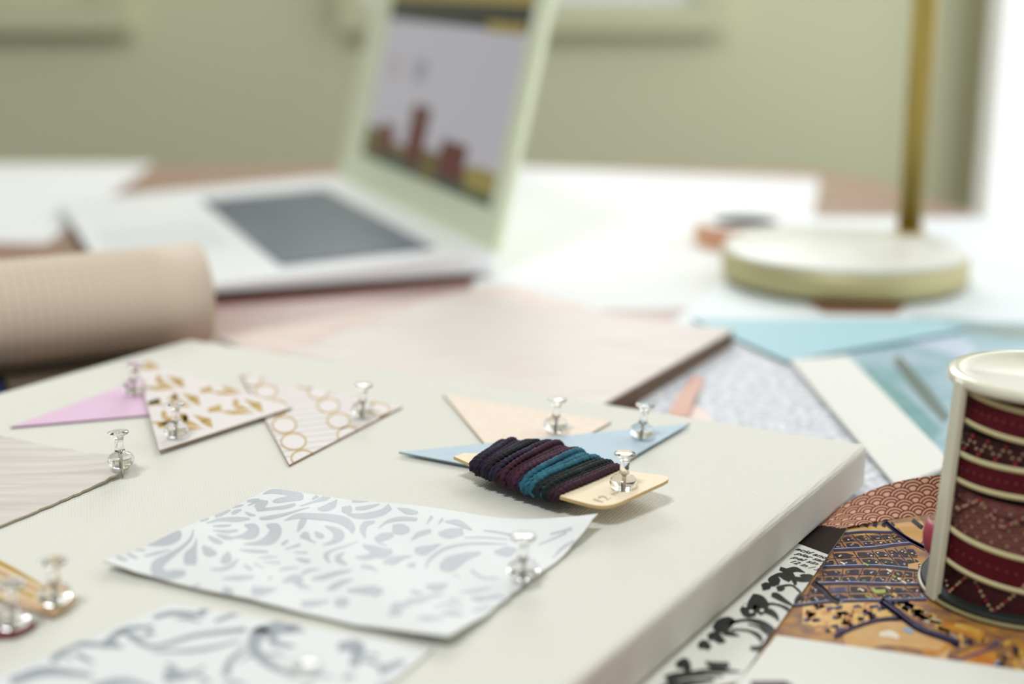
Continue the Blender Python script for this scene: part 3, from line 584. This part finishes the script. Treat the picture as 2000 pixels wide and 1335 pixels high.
# ================================================================== clear push pins
PROF = [(0.0, 0.0), (2.0, 0.0), (3.3, .35), (4.1, 1.2), (4.4, 2.3), (4.15, 3.4), (3.3, 4.4), (2.2, 4.9), (1.75, 5.3), (1.5, 6.4), (1.45, 8.0), (1.6, 9.6), (1.9, 10.6), (2.5, 11.1), (3.3, 11.35), (3.55, 11.7), (3.4, 12.1), (2.6, 12.3), (0.0, 12.35)]
pb = MB(); pb.lathe([(max(r, 0.02) / 1000, (z + 0.9) / 1000) for r, z in PROF], M_clear, (0, 0, 0), 40)
nb = MB(); nb.lathe([(0.00008, -0.0035), (0.0005, -0.0005), (0.00055, 0.0060), (0.0004, 0.0064)], M_steel, (0, 0, 0), 12)
pin0 = None
def pin(bx, by, z, label, tilt=(0, 0), s=1.0):
    global pin0
    p = at(bx, by, z)
    if pin0 is None:
        r = root('push_pin', p, label, 'push pin', 'clear push pins on the canvas'); h = pb.build('handle', r); n = nb.build('needle', r); pin0 = r
        h.data.polygons.foreach_set('use_smooth', [True] * len(h.data.polygons))
    else:
        r = pin0.copy(); C.objects.link(r); r.location = p; r['label'] = label
        for ch in list(pin0.children): c = ch.copy(); C.objects.link(c); c.parent = r
    r.rotation_euler = (math.radians(tilt[0]), math.radians(tilt[1]), 0); r.scale = (s, s, s); return r
pin(1217, 961, 0.0252, 'clear push pin through the thread card', (0, 2))
pin(238, 915, ZC + .0032, 'clear push pin in the tip of the wood grain paper', (0, -2))
pin(262, 771, ZC + .0012, 'clear push pin in the pink triangle', (0, 2))
pin(345, 855, ZC + .0022, 'clear push pin in the gold gem triangle', (0, 0))
pin(708, 815, ZC + .0012, 'clear push pin in the gold chain triangle', (0, 3))
pin(1085, 845, ZC + .0012, 'clear push pin in the peach triangle', (0, 2))
pin(1252, 858, ZC + .0017, 'clear push pin in the blue triangle', (-4, 6))
pin(1022, 1132, ZC + .0022, 'clear push pin in the pale silver damask sheet', (0, 0))
pin(108, 1182, ZC + .0018, 'clear push pin in the gold striped paper', (0, 2))
pin(24, 1228, ZC + .0015, 'clear push pin in the dark red scrap', (0, 4))
pin(600, 1400, ZC + .0012, 'clear push pin in the darker damask sheet at the bottom edge', (0, 0))

# ================================================================== thread card
ZB = 0.0248
Lc, Bc, Cc = at(886, 904, ZB), at(1186, 1004, ZB - .0002), at(1324, 946, ZB + .001)
tr = root('thread_card', ((Lc + Bc) / 2), 'card wound with purple and teal embroidery thread lying on the blue triangle', 'thread')
ax = (Bc - Lc); LA = ax.length; ax.normalize(); wd = (Cc - Bc); wd.z = 0; wd -= ax * (wd.dot(ax)) * 0.35; WA = wd.length; wd.normalize()
M_card = mat('kraft_card', (246, 230, 204), 0.7, noise=(120, (240, 222, 192), 0.5)); M_ced = mat('card_edge', (206, 176, 122), 0.8)
def cardpt(s, t, dz=0.0):
    t = t * (0.15 + 0.85 * max(0.0, min(1.0, (s - 0.02) / 0.14)))
    p = Lc + ax * (s * LA) + wd * (t * WA); z = ZB - 0.0006 + 0.0016 * (s - 0.55) ** 2 * 4 + (0.0018 * t if s > 0.7 else 0) * (s - 0.7) / 0.3
    return (p.x, p.y, z + dz)
def card():
    b = MB(); ns, ntt = 30, 10; th = 0.0011; g = {}
    V = []; 
    def rad(s, t):                                                       # rounded front corners
        r = 0.09
        if s > 1 - r and t < 2 * r:
            dx, dy = (s - (1 - r)) / r, (2 * r - t) / (2 * r); l = math.hypot(dx, dy)
            if l > 1: dx /= l; dy /= l; s = 1 - r + dx * r; t = 2 * r - dy * 2 * r
        if s > 1 - r and t > 1 - 2 * r:
            dx, dy = (s - (1 - r)) / r, (t - 1 + 2 * r) / (2 * r); l = math.hypot(dx, dy)
            if l > 1: dx /= l; dy /= l; s = 1 - r + dx * r; t = 1 - 2 * r + dy * 2 * r
        return s, t
    S = [i / ns for i in range(ns)] + [1.0]
    top = []; bot = []
    for i in range(ns + 1):
        for j in range(ntt + 1):
            s, t = rad(i / ns, j / ntt); top.append(cardpt(s, t, th)); bot.append(cardpt(s, t, 0))
    W = ntt + 1; fs = [(i * W + j, (i + 1) * W + j, (i + 1) * W + j + 1, i * W + j + 1) for i in range(ns) for j in range(ntt)]
    b.add(top, fs, M_card, True); b.add(bot, [tuple(reversed(f)) for f in fs], M_card, True)
    rim = [i * W for i in range(ns)] + [ns * W + j for j in range(ntt)] + [i * W + ntt for i in range(ns, 0, -1)] + [j for j in range(ntt, 0, -1)]
    R = len(rim); b.add([bot[i] for i in rim] + [top[i] for i in rim], [(k, (k + 1) % R, (k + 1) % R + R, k + R) for k in range(R)], M_ced)
    return b.build('card', tr, tr.location)
card()
COL = [(62, 48, 78), (56, 42, 72), (66, 50, 80), (70, 52, 84), (34, 40, 44), (72, 54, 92), (40, 68, 80), (96, 44, 70), (32, 36, 38), (98, 44, 72), (104, 48, 78), (62, 62, 100), (76, 54, 90), (52, 116, 142), (60, 132, 156), (58, 128, 150), (36, 66, 70), (38, 56, 56), (50, 112, 132), (34, 48, 50), (84, 42, 64), (92, 46, 72)]
COL = [tuple(int(v * (0.95 if c[2] > 120 else 0.74)) for v in c) for c in COL]
TM = [mat('thread_%s' % 'abcdefghijklmnopqrstuv'[i], c, 0.75, 0.25, noise=(260, tuple(int(v * 0.6) for v in c), 0.5)) for i, c in enumerate(COL)]
def thread():
    b = MB(); NT = 22; r = 0.00104
    for layer in (-1, 0, 1):
        for k in range(NT):
            rn = random.Random(100 * layer + k)
            if layer < 0 and k == NT - 1: continue
            if layer == 1 and k not in (1, 3, 4, 6, 8, 11, 13, 15, 18): continue
            f = (k + (0.45 * layer if layer > 0 else -0.5 * layer)) / (NT - 1); near = 0.135 + 0.56 * f; far = 0.02 + 0.64 * f + (rn.uniform(-.03, .02) if layer > 0 else rn.uniform(-.008, .008))
            tap = min(1.0, 0.66 + 0.34 * f / 0.35); pts = []; N = 150; up = 0.0021 + layer * (0.0013 if layer > 0 else 0.0011) + 0.0013 * math.sin(math.pi * min(1, f * 1.1)) + rn.uniform(-.0002, .0003); dn = 0.0022 + layer * 0.0006
            grow = 0.0006 * layer + 0.0007 + rn.uniform(-.0003, .0004)
            for i in range(N):
                a = 2 * math.pi * i / N; ca, sa = math.cos(a), math.sin(a); t = 0.5 + 0.5 * (1 + 2 * grow / WA) * np.sign(ca) * abs(ca) ** 0.75
                s = near + (far - near) * t + 0.012 * math.sin(math.pi * t) * (1 if sa > 0 else -1)
                p = Lc + ax * (s * LA) + wd * (t * WA * tap); base = cardpt(min(max(s, 0), 1), 0.5)[2] + 0.0005
                pts.append((p.x, p.y, base + (up if sa > 0 else dn) * np.sign(sa) * abs(sa) ** 0.8))
            ci = min(max(k + (rn.choice([0, 0, 1, -1]) if layer else 0), 0), NT - 1)
            b.tube(pts, r, TM[ci if layer >= 0 else 4], 8, True, twist=1500.0, amp=0.2, lobes=2)
    b.build('thread', tr, tr.location)
thread()
ct = text('12 m', cardpt(0.84, 0.12), cardpt(0.98, 0.12), cardpt(0.86, 0.2)[2] + 0.00125, 0.006, mat('faded_grey_ink', (198, 182, 160), 0.8), tr, shear=0, bold=0)
p_, q_ = Vector(cardpt(0.93, 0.06)), Vector(cardpt(0.93, 0.5)); d_ = q_ - p_
ct.location = p_ + Vector((0, 0, 0.0012)) - tr.location; ct.rotation_euler = (0, -0.02, math.atan2(d_.y, d_.x))

# ================================================================== red ribbon spool
SC = Vector((0.1550, 0.401, 0.0)); SR = 0.0285; SH = 0.0735; Z0 = 0.0012
sr = root('ribbon_spool', (SC.x, SC.y, Z0), 'ivory spool of dark red ribbons and lace standing on the city print', 'ribbon spool')
M_ivory = mat('ivory_gloss_plastic', (222, 220, 198), 0.22, 0.6, coat=0.4); M_red = mat('claret_ribbon', (92, 18, 31), 0.7, 0.2, noise=(700, (80, 14, 26), 0.3)); M_crm = mat('cream_ribbon_edge', (206, 196, 152), 0.6)
M_dot = mat('rose_dot', (132, 66, 72), 0.6); M_lace = mat('claret_lace', (74, 14, 26), 0.6, noise=(600, (46, 10, 18), 0.4)); M_bead = mat('cream_lace_bead', (186, 156, 124), 0.4); M_dark = mat('dark_green_base', (28, 33, 30), 0.6)
M_wash = mat('dusty_claret_washi', (106, 56, 54), 0.65); M_ws = mat('washi_arc', (142, 92, 84), 0.65); M_wd = mat('washi_dot', (172, 142, 112), 0.65); M_bead2 = mat('ruby_lace_bead', (150, 40, 56), 0.3)
b = MB(); b.lathe([(SR + .0014, Z0), (SR + .0018, Z0 + .0003), (SR + .0018, Z0 + .0010), (SR + .0014, Z0 + .0012)], mat('olive_plastic_rim', (150, 140, 100), 0.3), (SC.x, SC.y, 0), 64); b.build('base_rim', sr, sr.location)
b = MB(); b.lathe([(SR + .0006, Z0 + .0012), (SR + .0010, Z0 + .0016), (SR + .0010, Z0 + .0024), (SR + .0002, Z0 + .0028)], M_dark, (SC.x, SC.y, 0), 64); b.build('base', sr, sr.location)
b = MB(); b.lathe([(SR - .006, Z0 + .0032), (SR - .006, SH - .001)], M_dark, (SC.x, SC.y, 0), 48); b.build('core', sr, sr.location)
b = MB(); b.lathe([(SR - .003, SH - .0012), (SR + .0012, SH - .001), (SR + .0016, SH + .0006), (SR + .0008, SH + .0018), (SR - .005, SH + .0022), (SR - .0055, SH + .0012), (0.0001, SH + .0012)], M_ivory, (SC.x, SC.y, 0), 64); b.build('top_cap', sr, sr.location)
for a in (193, 313, 73):
    a = math.radians(a); b = MB(); c_ = (SC.x + (SR + .0008) * math.cos(a), SC.y + (SR + .0008) * math.sin(a))
    b.box((c_[0], c_[1], (Z0 + SH + .001) / 2), (0.0026, 0.0056, SH + .001 - Z0), M_ivory, a); b.build('post', sr, sr.location, bevel=0.0006)
def zof(a, zc, tilt, ph): return zc + tilt * math.cos(a - ph)
def band(name, zc, w_, rr, m, tilt=0.0, ph=4.7, edge=True, dots=True, arcs=None, zig=None):
    b = MB(); n = 96; vs = []; fs = []
    for k in range(n):
        a = 2 * math.pi * k / n; z = zof(a, zc, tilt, ph); r2 = rr + 0.0004 * math.sin(3 * a + zc * 900)
        for dz_, dr_ in ((-w_ / 2, 0), (w_ / 2, 0), (w_ / 2, -.0004), (-w_ / 2, -.0004)): vs.append((SC.x + (r2 + dr_) * math.cos(a), SC.y + (r2 + dr_) * math.sin(a), z + dz_))
    for k in range(n):
        k2 = (k + 1) % n
        for j in range(4): fs.append((k * 4 + j, k2 * 4 + j, k2 * 4 + (j + 1) % 4, k * 4 + (j + 1) % 4))
    b.add(vs, fs, m, False)
    def P(a, dz_, dr_): r2 = rr + 0.0004 * math.sin(3 * a + zc * 900) + dr_; return (SC.x + r2 * math.cos(a), SC.y + r2 * math.sin(a), zof(a, zc, tilt, ph) + dz_)
    if edge:
        for e in (-1, 1): b.tube([P(2 * math.pi * k / n, e * w_ / 2, 0) for k in range(n)], 0.0009, M_crm, 6, True)
    if dots:
        for k in range(60):
            a0 = 2 * math.pi * k / 60; b.add([P(a0 + .014 * math.cos(t), 0.00042 * math.sin(t), 0.00012) for t in np.linspace(0, 2 * math.pi, 8, endpoint=False)], [tuple(range(8))], M_dot)
    if arcs:
        for row in range(int(w_ / 0.0026) + 1):
            for k in range(34):
                a0 = 2 * math.pi * (k + 0.5 * (row % 2)) / 34; zc0 = w_ / 2 - row * 0.0026 - .0005
                for q, rad_ in enumerate((0.0023, 0.0016, 0.0009)):
                    pts = [(a0 + rad_ * math.cos(t) / rr, zc0 + rad_ * math.sin(t)) for t in np.linspace(0.25, math.pi - 0.25, 9)]
                    o_ = [P(a, z, .00012) for a, z in pts]; i_ = [P(a0 + (a - a0) * (1 - .00035 / rad_), zc0 + (z - zc0) * (1 - .00035 / rad_), .00012) for a, z in pts]
                    if min(p[1] for p in pts) < -w_ / 2 or max(p[1] for p in pts) > w_ / 2: continue
                    b.add(o_ + i_, [(t, t + 1, t + 10, t + 9) for t in range(8)], M_ws)
                if abs(zc0) < w_ / 2 - .001: b.add([P(a0 + .02 * math.cos(t), zc0 + .0005 * math.sin(t), .00014) for t in np.linspace(0, 2 * math.pi, 8, endpoint=False)], [tuple(range(8))], M_wd)
    if zig:
        nb_ = zig[0]; amp_ = zig[1]; per = zig[2]
        for k in range(nb_):
            a = 2 * math.pi * k / nb_; f = (k % per) / per; tri = 4 * abs(f - 0.5) - 1
            r_ = 0.00062 * (1.25 if abs(tri) > .9 else .85); c0 = P(a, tri * amp_, 0.0004)
            bead(b, c0, r_, M_bead if k % 3 else M_bead2)
    return b.build(name, sr, sr.location)
def bead(b, c, r, m):
    vs = [(c[0], c[1], c[2] + r), (c[0], c[1], c[2] - r)]; n = 8
    for e in (-.6, .0, .6):
        for k in range(n): a = 2 * math.pi * k / n; q = r * math.sqrt(1 - e * e); vs.append((c[0] + q * math.cos(a), c[1] + q * math.sin(a), c[2] + r * e))
    fs = []
    for i in range(2):
        for k in range(n): fs.append((2 + i * n + k, 2 + i * n + (k + 1) % n, 2 + (i + 1) * n + (k + 1) % n, 2 + (i + 1) * n + k))
    for k in range(n): fs.append((0, 2 + 2 * n + k, 2 + 2 * n + (k + 1) % n)); fs.append((1, 2 + (k + 1) % n, 2 + k))
    b.add(vs, fs, m, True)
R1 = SR - .0022
band('lace_trim', 0.0088, 0.0125, R1 - .0010, M_lace, 0.0, 4.2, False, False, zig=(170, 0.0052, 17))
band('ribbon', 0.0178, 0.0105, R1, M_red, 0.0032, 2.6)
band('washi_tape', 0.0310, 0.0160, R1 - .0012, M_wash, 0.001, 2.6, False, False, arcs=True)
band('lace_trim', 0.0345, 0.0004, R1 - .0003, M_lace, 0.0015, 2.6, False, False, zig=(150, 0.0032, 15))
band('ribbon', 0.0468, 0.0085, R1, M_red, 0.0006, 1.0)
band('lace_trim', 0.0545, 0.0066, R1 - .0016, M_lace, 0.0, 1.0, False, False, zig=(150, 0.0026, 6))
band('ribbon', 0.0640, 0.0092, R1, M_red, 0.0022, 2.9)
band('ribbon', 0.0690, 0.0050, R1 - .0014, M_red, 0.0010, 2.9, True, False)
# loop of pink ribbon bulging behind the post
b = MB(); a = math.radians(186); lp = []
for k in range(17):
    t = k / 16; rr = SR + 0.0012 * math.sin(math.pi * t); aa = a - 0.34 + 0.40 * t; lp.append((SC.x + rr * math.cos(aa), SC.y + rr * math.sin(aa)))
vs = []; 
for k, (x, y) in enumerate(lp):
    for j in range(5): hh = (0.0135 + 0.0026 * j); bulge = 0.0012 * (1 - ((j - 2) / 2) ** 2); vs.append((x - bulge, y, hh + .001))
fs = [(k * 5 + j, k * 5 + j + 1, (k + 1) * 5 + j + 1, (k + 1) * 5 + j) for k in range(16) for j in range(4)]
b.add(vs, fs, mat('raspberry_satin', (176, 62, 88), 0.4, 0.5), True)
o = b.build('ribbon_loop', sr, sr.location); md = o.modifiers.new('solid', 'SOLIDIFY'); md.thickness = 0.0004

# the spool narrows slightly towards its cap
for ch in sr.children:
    for v in ch.data.vertices:
        f = 1 - 0.125 * max(0.0, v.co.z) / SH; v.co.x *= f; v.co.y *= f; v.co.z *= 0.925

# red wave ribbon tail running from the spool under the canvas
M_rw = mat('brick_red_ribbon', (120, 36, 44), 0.65, 0.3); M_arc = mat('cream_wave_print', (222, 182, 148), 0.65)
def tail():
    b = MB(); p0 = at(1862, 996, 0.0045); p1 = at(1600, 1040, 0.0024); L_ = (p1 - p0).length * 1.25; W_ = 0.0128; dirv = (p1 - p0).normalized()
    per = Vector((-dirv.y, dirv.x, 0)); per = per if per.y > 0 else -per
    def S(s, t):                                                          # s along 0..L_, t across 0..W_
        u = s / L_; c = p0 + dirv * s; c.z = 0.0042 + (0.0012 - 0.0042) * max(0.0, min(1, u * 1.4))
        c = c + per * (0.003 * math.sin(u * 3.1)); al = math.radians(78 - 74 * max(0.0, min(u * 1.75, 1)) ** 1.2); return c + per * (t * math.cos(al)) + Vector((0, 0, t * math.sin(al)))
    nrm = lambda s, t: ((S(s + 1e-4, t) - S(s, t)).cross(S(s, t + 1e-4) - S(s, t))).normalized()
    ns, ntt = 40, 6
    grid = [S(L_ * i / ns, W_ * j / ntt) for i in range(ns + 1) for j in range(ntt + 1)]
    n0 = nrm(L_ / 2, W_ / 2); sg = 1 if n0.y < 0 or n0.z > 0 else -1
    fs = [(i * 7 + j, i * 7 + j + 1, (i + 1) * 7 + j + 1, (i + 1) * 7 + j) for i in range(ns) for j in range(ntt)]
    b.add(grid, fs, M_rw, True)
    b.add([g - nrm(L_ * (k // 7) / ns * .98, 0.001) * sg * 0.0003 for k, g in enumerate(grid)], [tuple(reversed(f)) for f in fs], M_rw, True)
    rad = 0.0041; box_ = [(0, 0), (L_, 0), (L_, W_), (0, W_)]; rowh = rad * 0.5; nr_ = int(W_ / rowh) + 3
    for row in range(nr_):
        y0 = W_ - (row - 1) * rowh; lay = 0.00002 * (row + 1)
        for k in range(int(L_ / (2 * rad)) + 2):
            x0 = (k + 0.5 * (row % 2)) * 2 * rad
            def put(poly, m, e):
                q = clip(ccw(poly), box_)
                if q: b.add([S(*p) + nrm(*p) * sg * (lay + e) for p in q], [tuple(range(len(q)))], m)
            ang = np.linspace(0.0, math.pi, 13)
            for f0, f1, m in ((1.0, .88, M_rw), (.88, .76, M_arc), (.76, .62, M_rw), (.62, .50, M_arc), (.50, .36, M_rw)):
                for i in range(12):
                    put([(x0 + rad * f * math.cos(a), y0 + rad * f * math.sin(a)) for f, a in ((f0, ang[i]), (f0, ang[i + 1]), (f1, ang[i + 1]), (f1, ang[i]))], m, 0)
            put([(x0 + rad * .36 * math.cos(a), y0 + rad * .36 * math.sin(a)) for a in ang], M_arc, 0.000002)
    r = b.build('ribbon_tail', None, tuple(p0))
    return tag(r, 'red ribbon printed with cream waves running from the spool under the canvas', 'ribbon')
tail()

# ================================================================== laptop
th = math.radians(22); sd = Vector((math.cos(th), math.sin(th), 0)); hd = Vector((-math.sin(th), math.cos(th), 0)); HN = at(966, 494, 0.015); HN.z = 0
lp = root('laptop', HN, 'open silver laptop with pale bezel and dim screen at the back of the table', 'laptop')
def LP(a, c, z): p = HN - sd * a + hd * c; return (p.x, p.y, z)            # a = from hinge to front, c = along hinge
DP, WDT = 0.227, 0.362
b = MB(); rr = 0.012
def base_outline(a0, a1, c0, c1, r, n=5):
    pts = [(a0, c0), (a1, c0), (a1, c1), (a0, c1)]; return rounded(pts, [0.004, r, r, 0.004], n)
ol = base_outline(0, DP, 0, WDT, rr); N_ = len(ol)
zt = lambda a: 0.0160 - 0.0085 * a / DP; zb = lambda a: 0.0035 + 0.0022 * a / DP
vs = [LP(a, c, zt(a)) for a, c in ol] + [LP(a, c, zb(a)) for a, c in ol] + [LP(DP / 2 + (a - DP / 2) * .94, WDT / 2 + (c - WDT / 2) * .95, zb(a) - 0.0018) for a, c in ol]
b.add(vs[:N_], [tuple(range(N_))], M_alu); b.add(vs[:2 * N_], [(k, (k + 1) % N_, (k + 1) % N_ + N_, k + N_) for k in range(N_)], M_alu)
b.add(vs[N_:], [(k, (k + 1) % N_, (k + 1) % N_ + N_, k + N_) for k in range(N_)] + [tuple(range(N_, 2 * N_))], M_alud)
b.build('base', lp, lp.location)
b = MB(); b.add([LP(a, c, zt(a) + .0002) for a, c in rounded([(0.028, 0.026), (0.128, 0.026), (0.128, 0.299), (0.028, 0.299)], [.004] * 4, 3)], [tuple(range(16))], mat('keyboard_well', (120, 134, 150), 0.35, 0.5)); b.build('keyboard_well', lp, lp.location)
for r_ in range(6):
    cnt = 14 if r_ < 5 else 9; c_ = 0.028
    for k in range(cnt):
        wk = 0.269 / 14 * (1 if r_ < 5 else (5.4 if k == 4 else 1.07)); a0 = 0.030 + r_ * 0.0163 + (0 if r_ else .003); a1 = 0.030 + (r_ + 1) * 0.0163 - .0022
        if c_ + wk > 0.2985: break
        kb = MB(); q = [(a0, c_ + .001), (a1, c_ + .001), (a1, c_ + wk - .001), (a0, c_ + wk - .001)]
        v = [LP(a, c, zt(a) + .0003) for a, c in q] + [LP(a, c, zt(a) + .0011) for a, c in q]
        kb.add(v, [(4, 5, 6, 7), (0, 1, 5, 4), (1, 2, 6, 5), (2, 3, 7, 6), (3, 0, 4, 7)], M_key); kb.build('key', lp, lp.location); c_ += wk
b = MB(); q = rounded([(0.140, 0.110), (0.215, 0.110), (0.215, 0.215), (0.140, 0.215)], [.004] * 4, 3)
b.add([LP(a, c, zt(a) + .0002) for a, c in q], [tuple(range(len(q)))], mat('trackpad_glass', (232, 236, 240), 0.3)); b.build('trackpad', lp, lp.location)
TL = math.radians(13.5)                                                         # lid leans back
def LD(h, c, off): return Vector(LP(0.001, c, 0.0145)) + (sd * math.sin(TL) + Vector((0, 0, 1)) * math.cos(TL)) * h + (-sd * math.cos(TL) + Vector((0, 0, 1)) * math.sin(TL)) * off
b = MB(); q = rounded([(0, 0.0), (0.222, 0.0), (0.222, WDT), (0, WDT)], [.004, .012, .012, .004], 5); N_ = len(q)
b.add([LD(h, c, 0) for h, c in q] + [LD(h, c, -.005) for h, c in q], [tuple(range(N_)), tuple(reversed(range(N_, 2 * N_)))] + [(k, k + N_, (k + 1) % N_ + N_, (k + 1) % N_) for k in range(N_)], M_bezel)
lid = b.build('lid', lp, lp.location)
def scr(name, rects, parent=None):
    b = MB()
    for h0, h1, c0, c1, m, e in rects: b.add([LD(h0, c0, e), LD(h1, c0, e), LD(h1, c1, e), LD(h0, c1, e)], [(0, 3, 2, 1)], m)
    return b.build(name, lp, lp.location)
SE = 1.15
Msc = {k: mat('screen_' + k, c, 0.2, 0.3, emit=SE, black=True) for k, c in dict(page=(176, 174, 182), dark=(44, 44, 44), ochre=(142, 128, 70), red=(90, 42, 42), olive=(96, 88, 54), teal=(48, 72, 64), mark=(140, 142, 150), rose=(168, 158, 160)).items()}
H0, H1, C0, C1 = 0.026, 0.205, 0.0195, 0.3055; ch = C1 - C0
S_ = lambda u: C1 - u * ch                                                    # u from the far left edge of the screen
V_ = lambda v: H0 + v * (H1 - H0)
rects = [(H0, H1, C0, C1, Msc['page'], .0006), (V_(.70), V_(.82), C0, C1, Msc['ochre'], .0008), (V_(.61), V_(.70), C0, C1, Msc['dark'], .0008), (V_(.60), V_(.64), C0 + .005, C0 + .07, Msc['ochre'], .0009),
         (V_(0), V_(.10), C0, C1, Msc['olive'], .0008), (V_(0), V_(.04), C0, C1, Msc['teal'], .0009)]
for u0, u1, v in ((.14, .25, .17), (.36, .50, .28), (.62, .80, .18)): rects.append((V_(.04), V_(v), S_(u1), S_(u0), Msc['red'], .001))
rects += [(V_(.0), V_(.14), S_(.14), C1, Msc['olive'], .0009), (V_(0), V_(.12), S_(.62), S_(.5), Msc['olive'], .0009), (V_(.02), V_(.12), C0, S_(.82), Msc['ochre'], .0009)]
rects += [(V_(.36), V_(.45), S_(.19), S_(.10), Msc['rose'], .0009), (V_(.37), V_(.46), S_(.40), S_(.31), Msc['mark'], .0009)]
scr('screen', rects)
for c in (0.05, 0.275):
    for a, hh in ((0.03, 0.0018), (0.2, 0.0038)): b = MB(); b.box(LP(a, c, hh / 2), (0.012, 0.012, hh), M_alud); b.build('rubber_foot', lp, lp.location)

# ================================================================== lamp
LC = Vector((0.2015, 0.848, 0)); LR = 0.0735
lm = root('table_lamp', (LC.x, LC.y, 0.001), 'brass pole lamp on a round white marble base', 'lamp')
b = MB(); b.lathe([(LR * .82, .001), (LR * .86, .0035)], M_felt, (LC.x, LC.y, 0), 64); b.build('felt_foot', lm, lm.location)
b = MB(); b.lathe([(LR - .002, .0195), (LR - .0004, .0198), (LR - .0012, .0215), (LR - .004, .0225)], M_marble, (LC.x, LC.y, 0), 80); o = b.build('base', lm, lm.location)
b = MB(); b.lathe([(LR - .003, .0035), (LR - .001, .0042), (LR, .006), (LR, .0192), (LR - .001, .0195)], M_marb2, (LC.x, LC.y, 0), 80); b.build('band', lm, lm.location)  # side of the marble base, with its shade in the material colour
PC = (0.2525, 0.893)
b = MB(); b.lathe([(.0078, .0225), (.0078, .55), (.006, .553)], M_brass, (*PC, 0), 32); b.build('pole', lm, lm.location)
b = MB(); b.lathe([(.011, .0225), (.011, .0235), (.0085, .0245)], M_brass, (*PC, 0), 32); b.build('collar', lm, lm.location)

# ================================================================== peach tape roll behind the lamp base
tc = at(1455, 442, 0.012); tc.z = 0.0003
tpr = root('tape_roll', tc, 'roll of peach tape lying flat behind the lamp base', 'tape')
b = MB(); b.lathe([(.0235, .0003), (.0345, .0003), (.0345, .0155), (.0235, .0155), (.0235, .0003)], mat('peach_tape', (206, 150, 122), 0.5), (tc.x, tc.y, 0), 48, False); b.build('tape', tpr, tpr.location)
b = MB(); b.lathe([(.0237, .0155), (.0344, .0155), (.0344, .0158), (.0237, .0158), (.0237, .0155)], M_paper, (tc.x, tc.y, 0), 48, False); b.build('release_paper', tpr, tpr.location)
b = MB(); b.lathe([(.0215, .0003), (.0236, .0003), (.0236, .0158), (.0215, .0158), (.0215, .0003)], mat('grey_cardboard', (160, 160, 150), 0.8), (tc.x, tc.y, 0), 48, False); b.build('cardboard_core', tpr, tpr.location)

# ================================================================== grid paper roll on notebooks
ra = math.radians(28); rd = Vector((-math.cos(ra), -math.sin(ra), 0)); RC = Vector((-0.1515, 0.676, 0)); RR = 0.0262; zr = 0.0048 + RR
def grid_mat():
    m = bpy.data.materials.new('grid_paper'); m.use_nodes = True; N = m.node_tree.nodes; L = m.node_tree.links; b = N['Principled BSDF']; b.inputs['Roughness'].default_value = 0.7
    tc = N.new('ShaderNodeUVMap'); sx = N.new('ShaderNodeSeparateXYZ'); L.new(tc.outputs[0], sx.inputs[0]); fs = []
    for ax_ in ('X', 'Y'):
        fr = N.new('ShaderNodeMath'); fr.operation = 'FRACT'; L.new(sx.outputs[ax_], fr.inputs[0])
        lt = N.new('ShaderNodeMath'); lt.operation = 'LESS_THAN'; lt.inputs[1].default_value = 0.22; L.new(fr.outputs[0], lt.inputs[0]); fs.append(lt)
    mx = N.new('ShaderNodeMath'); mx.operation = 'MAXIMUM'; L.new(fs[0].outputs[0], mx.inputs[0]); L.new(fs[1].outputs[0], mx.inputs[1])
    mc = N.new('ShaderNodeMix'); mc.data_type = 'RGBA'; L.new(mx.outputs[0], mc.inputs['Factor'])
    mc.inputs['A'].default_value = (*lin((212, 196, 178)), 1); mc.inputs['B'].default_value = (*lin((192, 176, 158)), 1); L.new(mc.outputs['Result'], b.inputs['Base Color'])
    return m
def roll():
    per = Vector((-rd.y, rd.x, 0)); turns = 2.02; n = 130; Lr = 0.30; m = 12; vs = []; uv = []
    for i in range(n + 1):
        a = -math.pi / 2 + turns * 2 * math.pi * i / n; r = RR - 0.0028 * turns * (1 - i / n)
        for j in range(m + 1): p = RC + rd * (Lr * j / m) + per * (r * math.cos(a)) + Vector((0, 0, zr + r * math.sin(a))); vs.append(p); uv.append((i / n * turns * 2 * math.pi * RR / 0.0045, Lr * j / m / 0.0045))
    fs = [(i * (m + 1) + j, i * (m + 1) + j + 1, (i + 1) * (m + 1) + j + 1, (i + 1) * (m + 1) + j) for i in range(n) for j in range(m)]
    b = MB(); b.add(vs, fs, grid_mat(), True); o = b.build('paper_roll', None, (RC.x, RC.y, 0.0048)); ul = o.data.uv_layers.new(name='UVMap')
    for l in o.data.loops: ul.data[l.index].uv = uv[l.vertex_index]
    md = o.modifiers.new('solid', 'SOLIDIFY'); md.thickness = 0.0003; md.offset = -1
    return tag(o, 'beige roll of grid paper lying at the left behind the canvas', 'paper roll')
roll()
def slab(name, pts, z0, z1, m, mside, label, cat):
    c = (sum(p[0] for p in pts) / len(pts), sum(p[1] for p in pts) / len(pts), z0); r = root(name, c, label, cat)
    b = MB(); b.prism(pts, z0, z1 - .0012, mside); b.build('pages', r, c); b = MB(); b.prism(pts, z1 - .0011, z1, m); b.build('cover', r, c); return r
per = Vector((-rd.y, rd.x, 0)); per = per if per.y < 0 else -per
def rp(s, t): p = RC + rd * s + per * t; return (p.x, p.y)
slab('notebook', [rp(0.098, 0.05), rp(0.26, 0.05), rp(0.26, -0.05), rp(0.098, -0.05)], 0.0004, 0.0046, mat('navy_cover', (30, 44, 84), 0.5), mat('navy_pages', (34, 46, 80), 0.6), 'navy notebook under the left end of the grid roll', 'notebook')
slab('notepad', [rp(0.02, 0.035), rp(0.096, 0.035), rp(0.096, -0.04), rp(0.02, -0.04)], 0.0004, 0.0046, mat('beige_cover', (104, 90, 74), 0.7), mat('beige_pages', (120, 104, 84), 0.7), 'beige notepad under the middle of the grid roll', 'notepad')
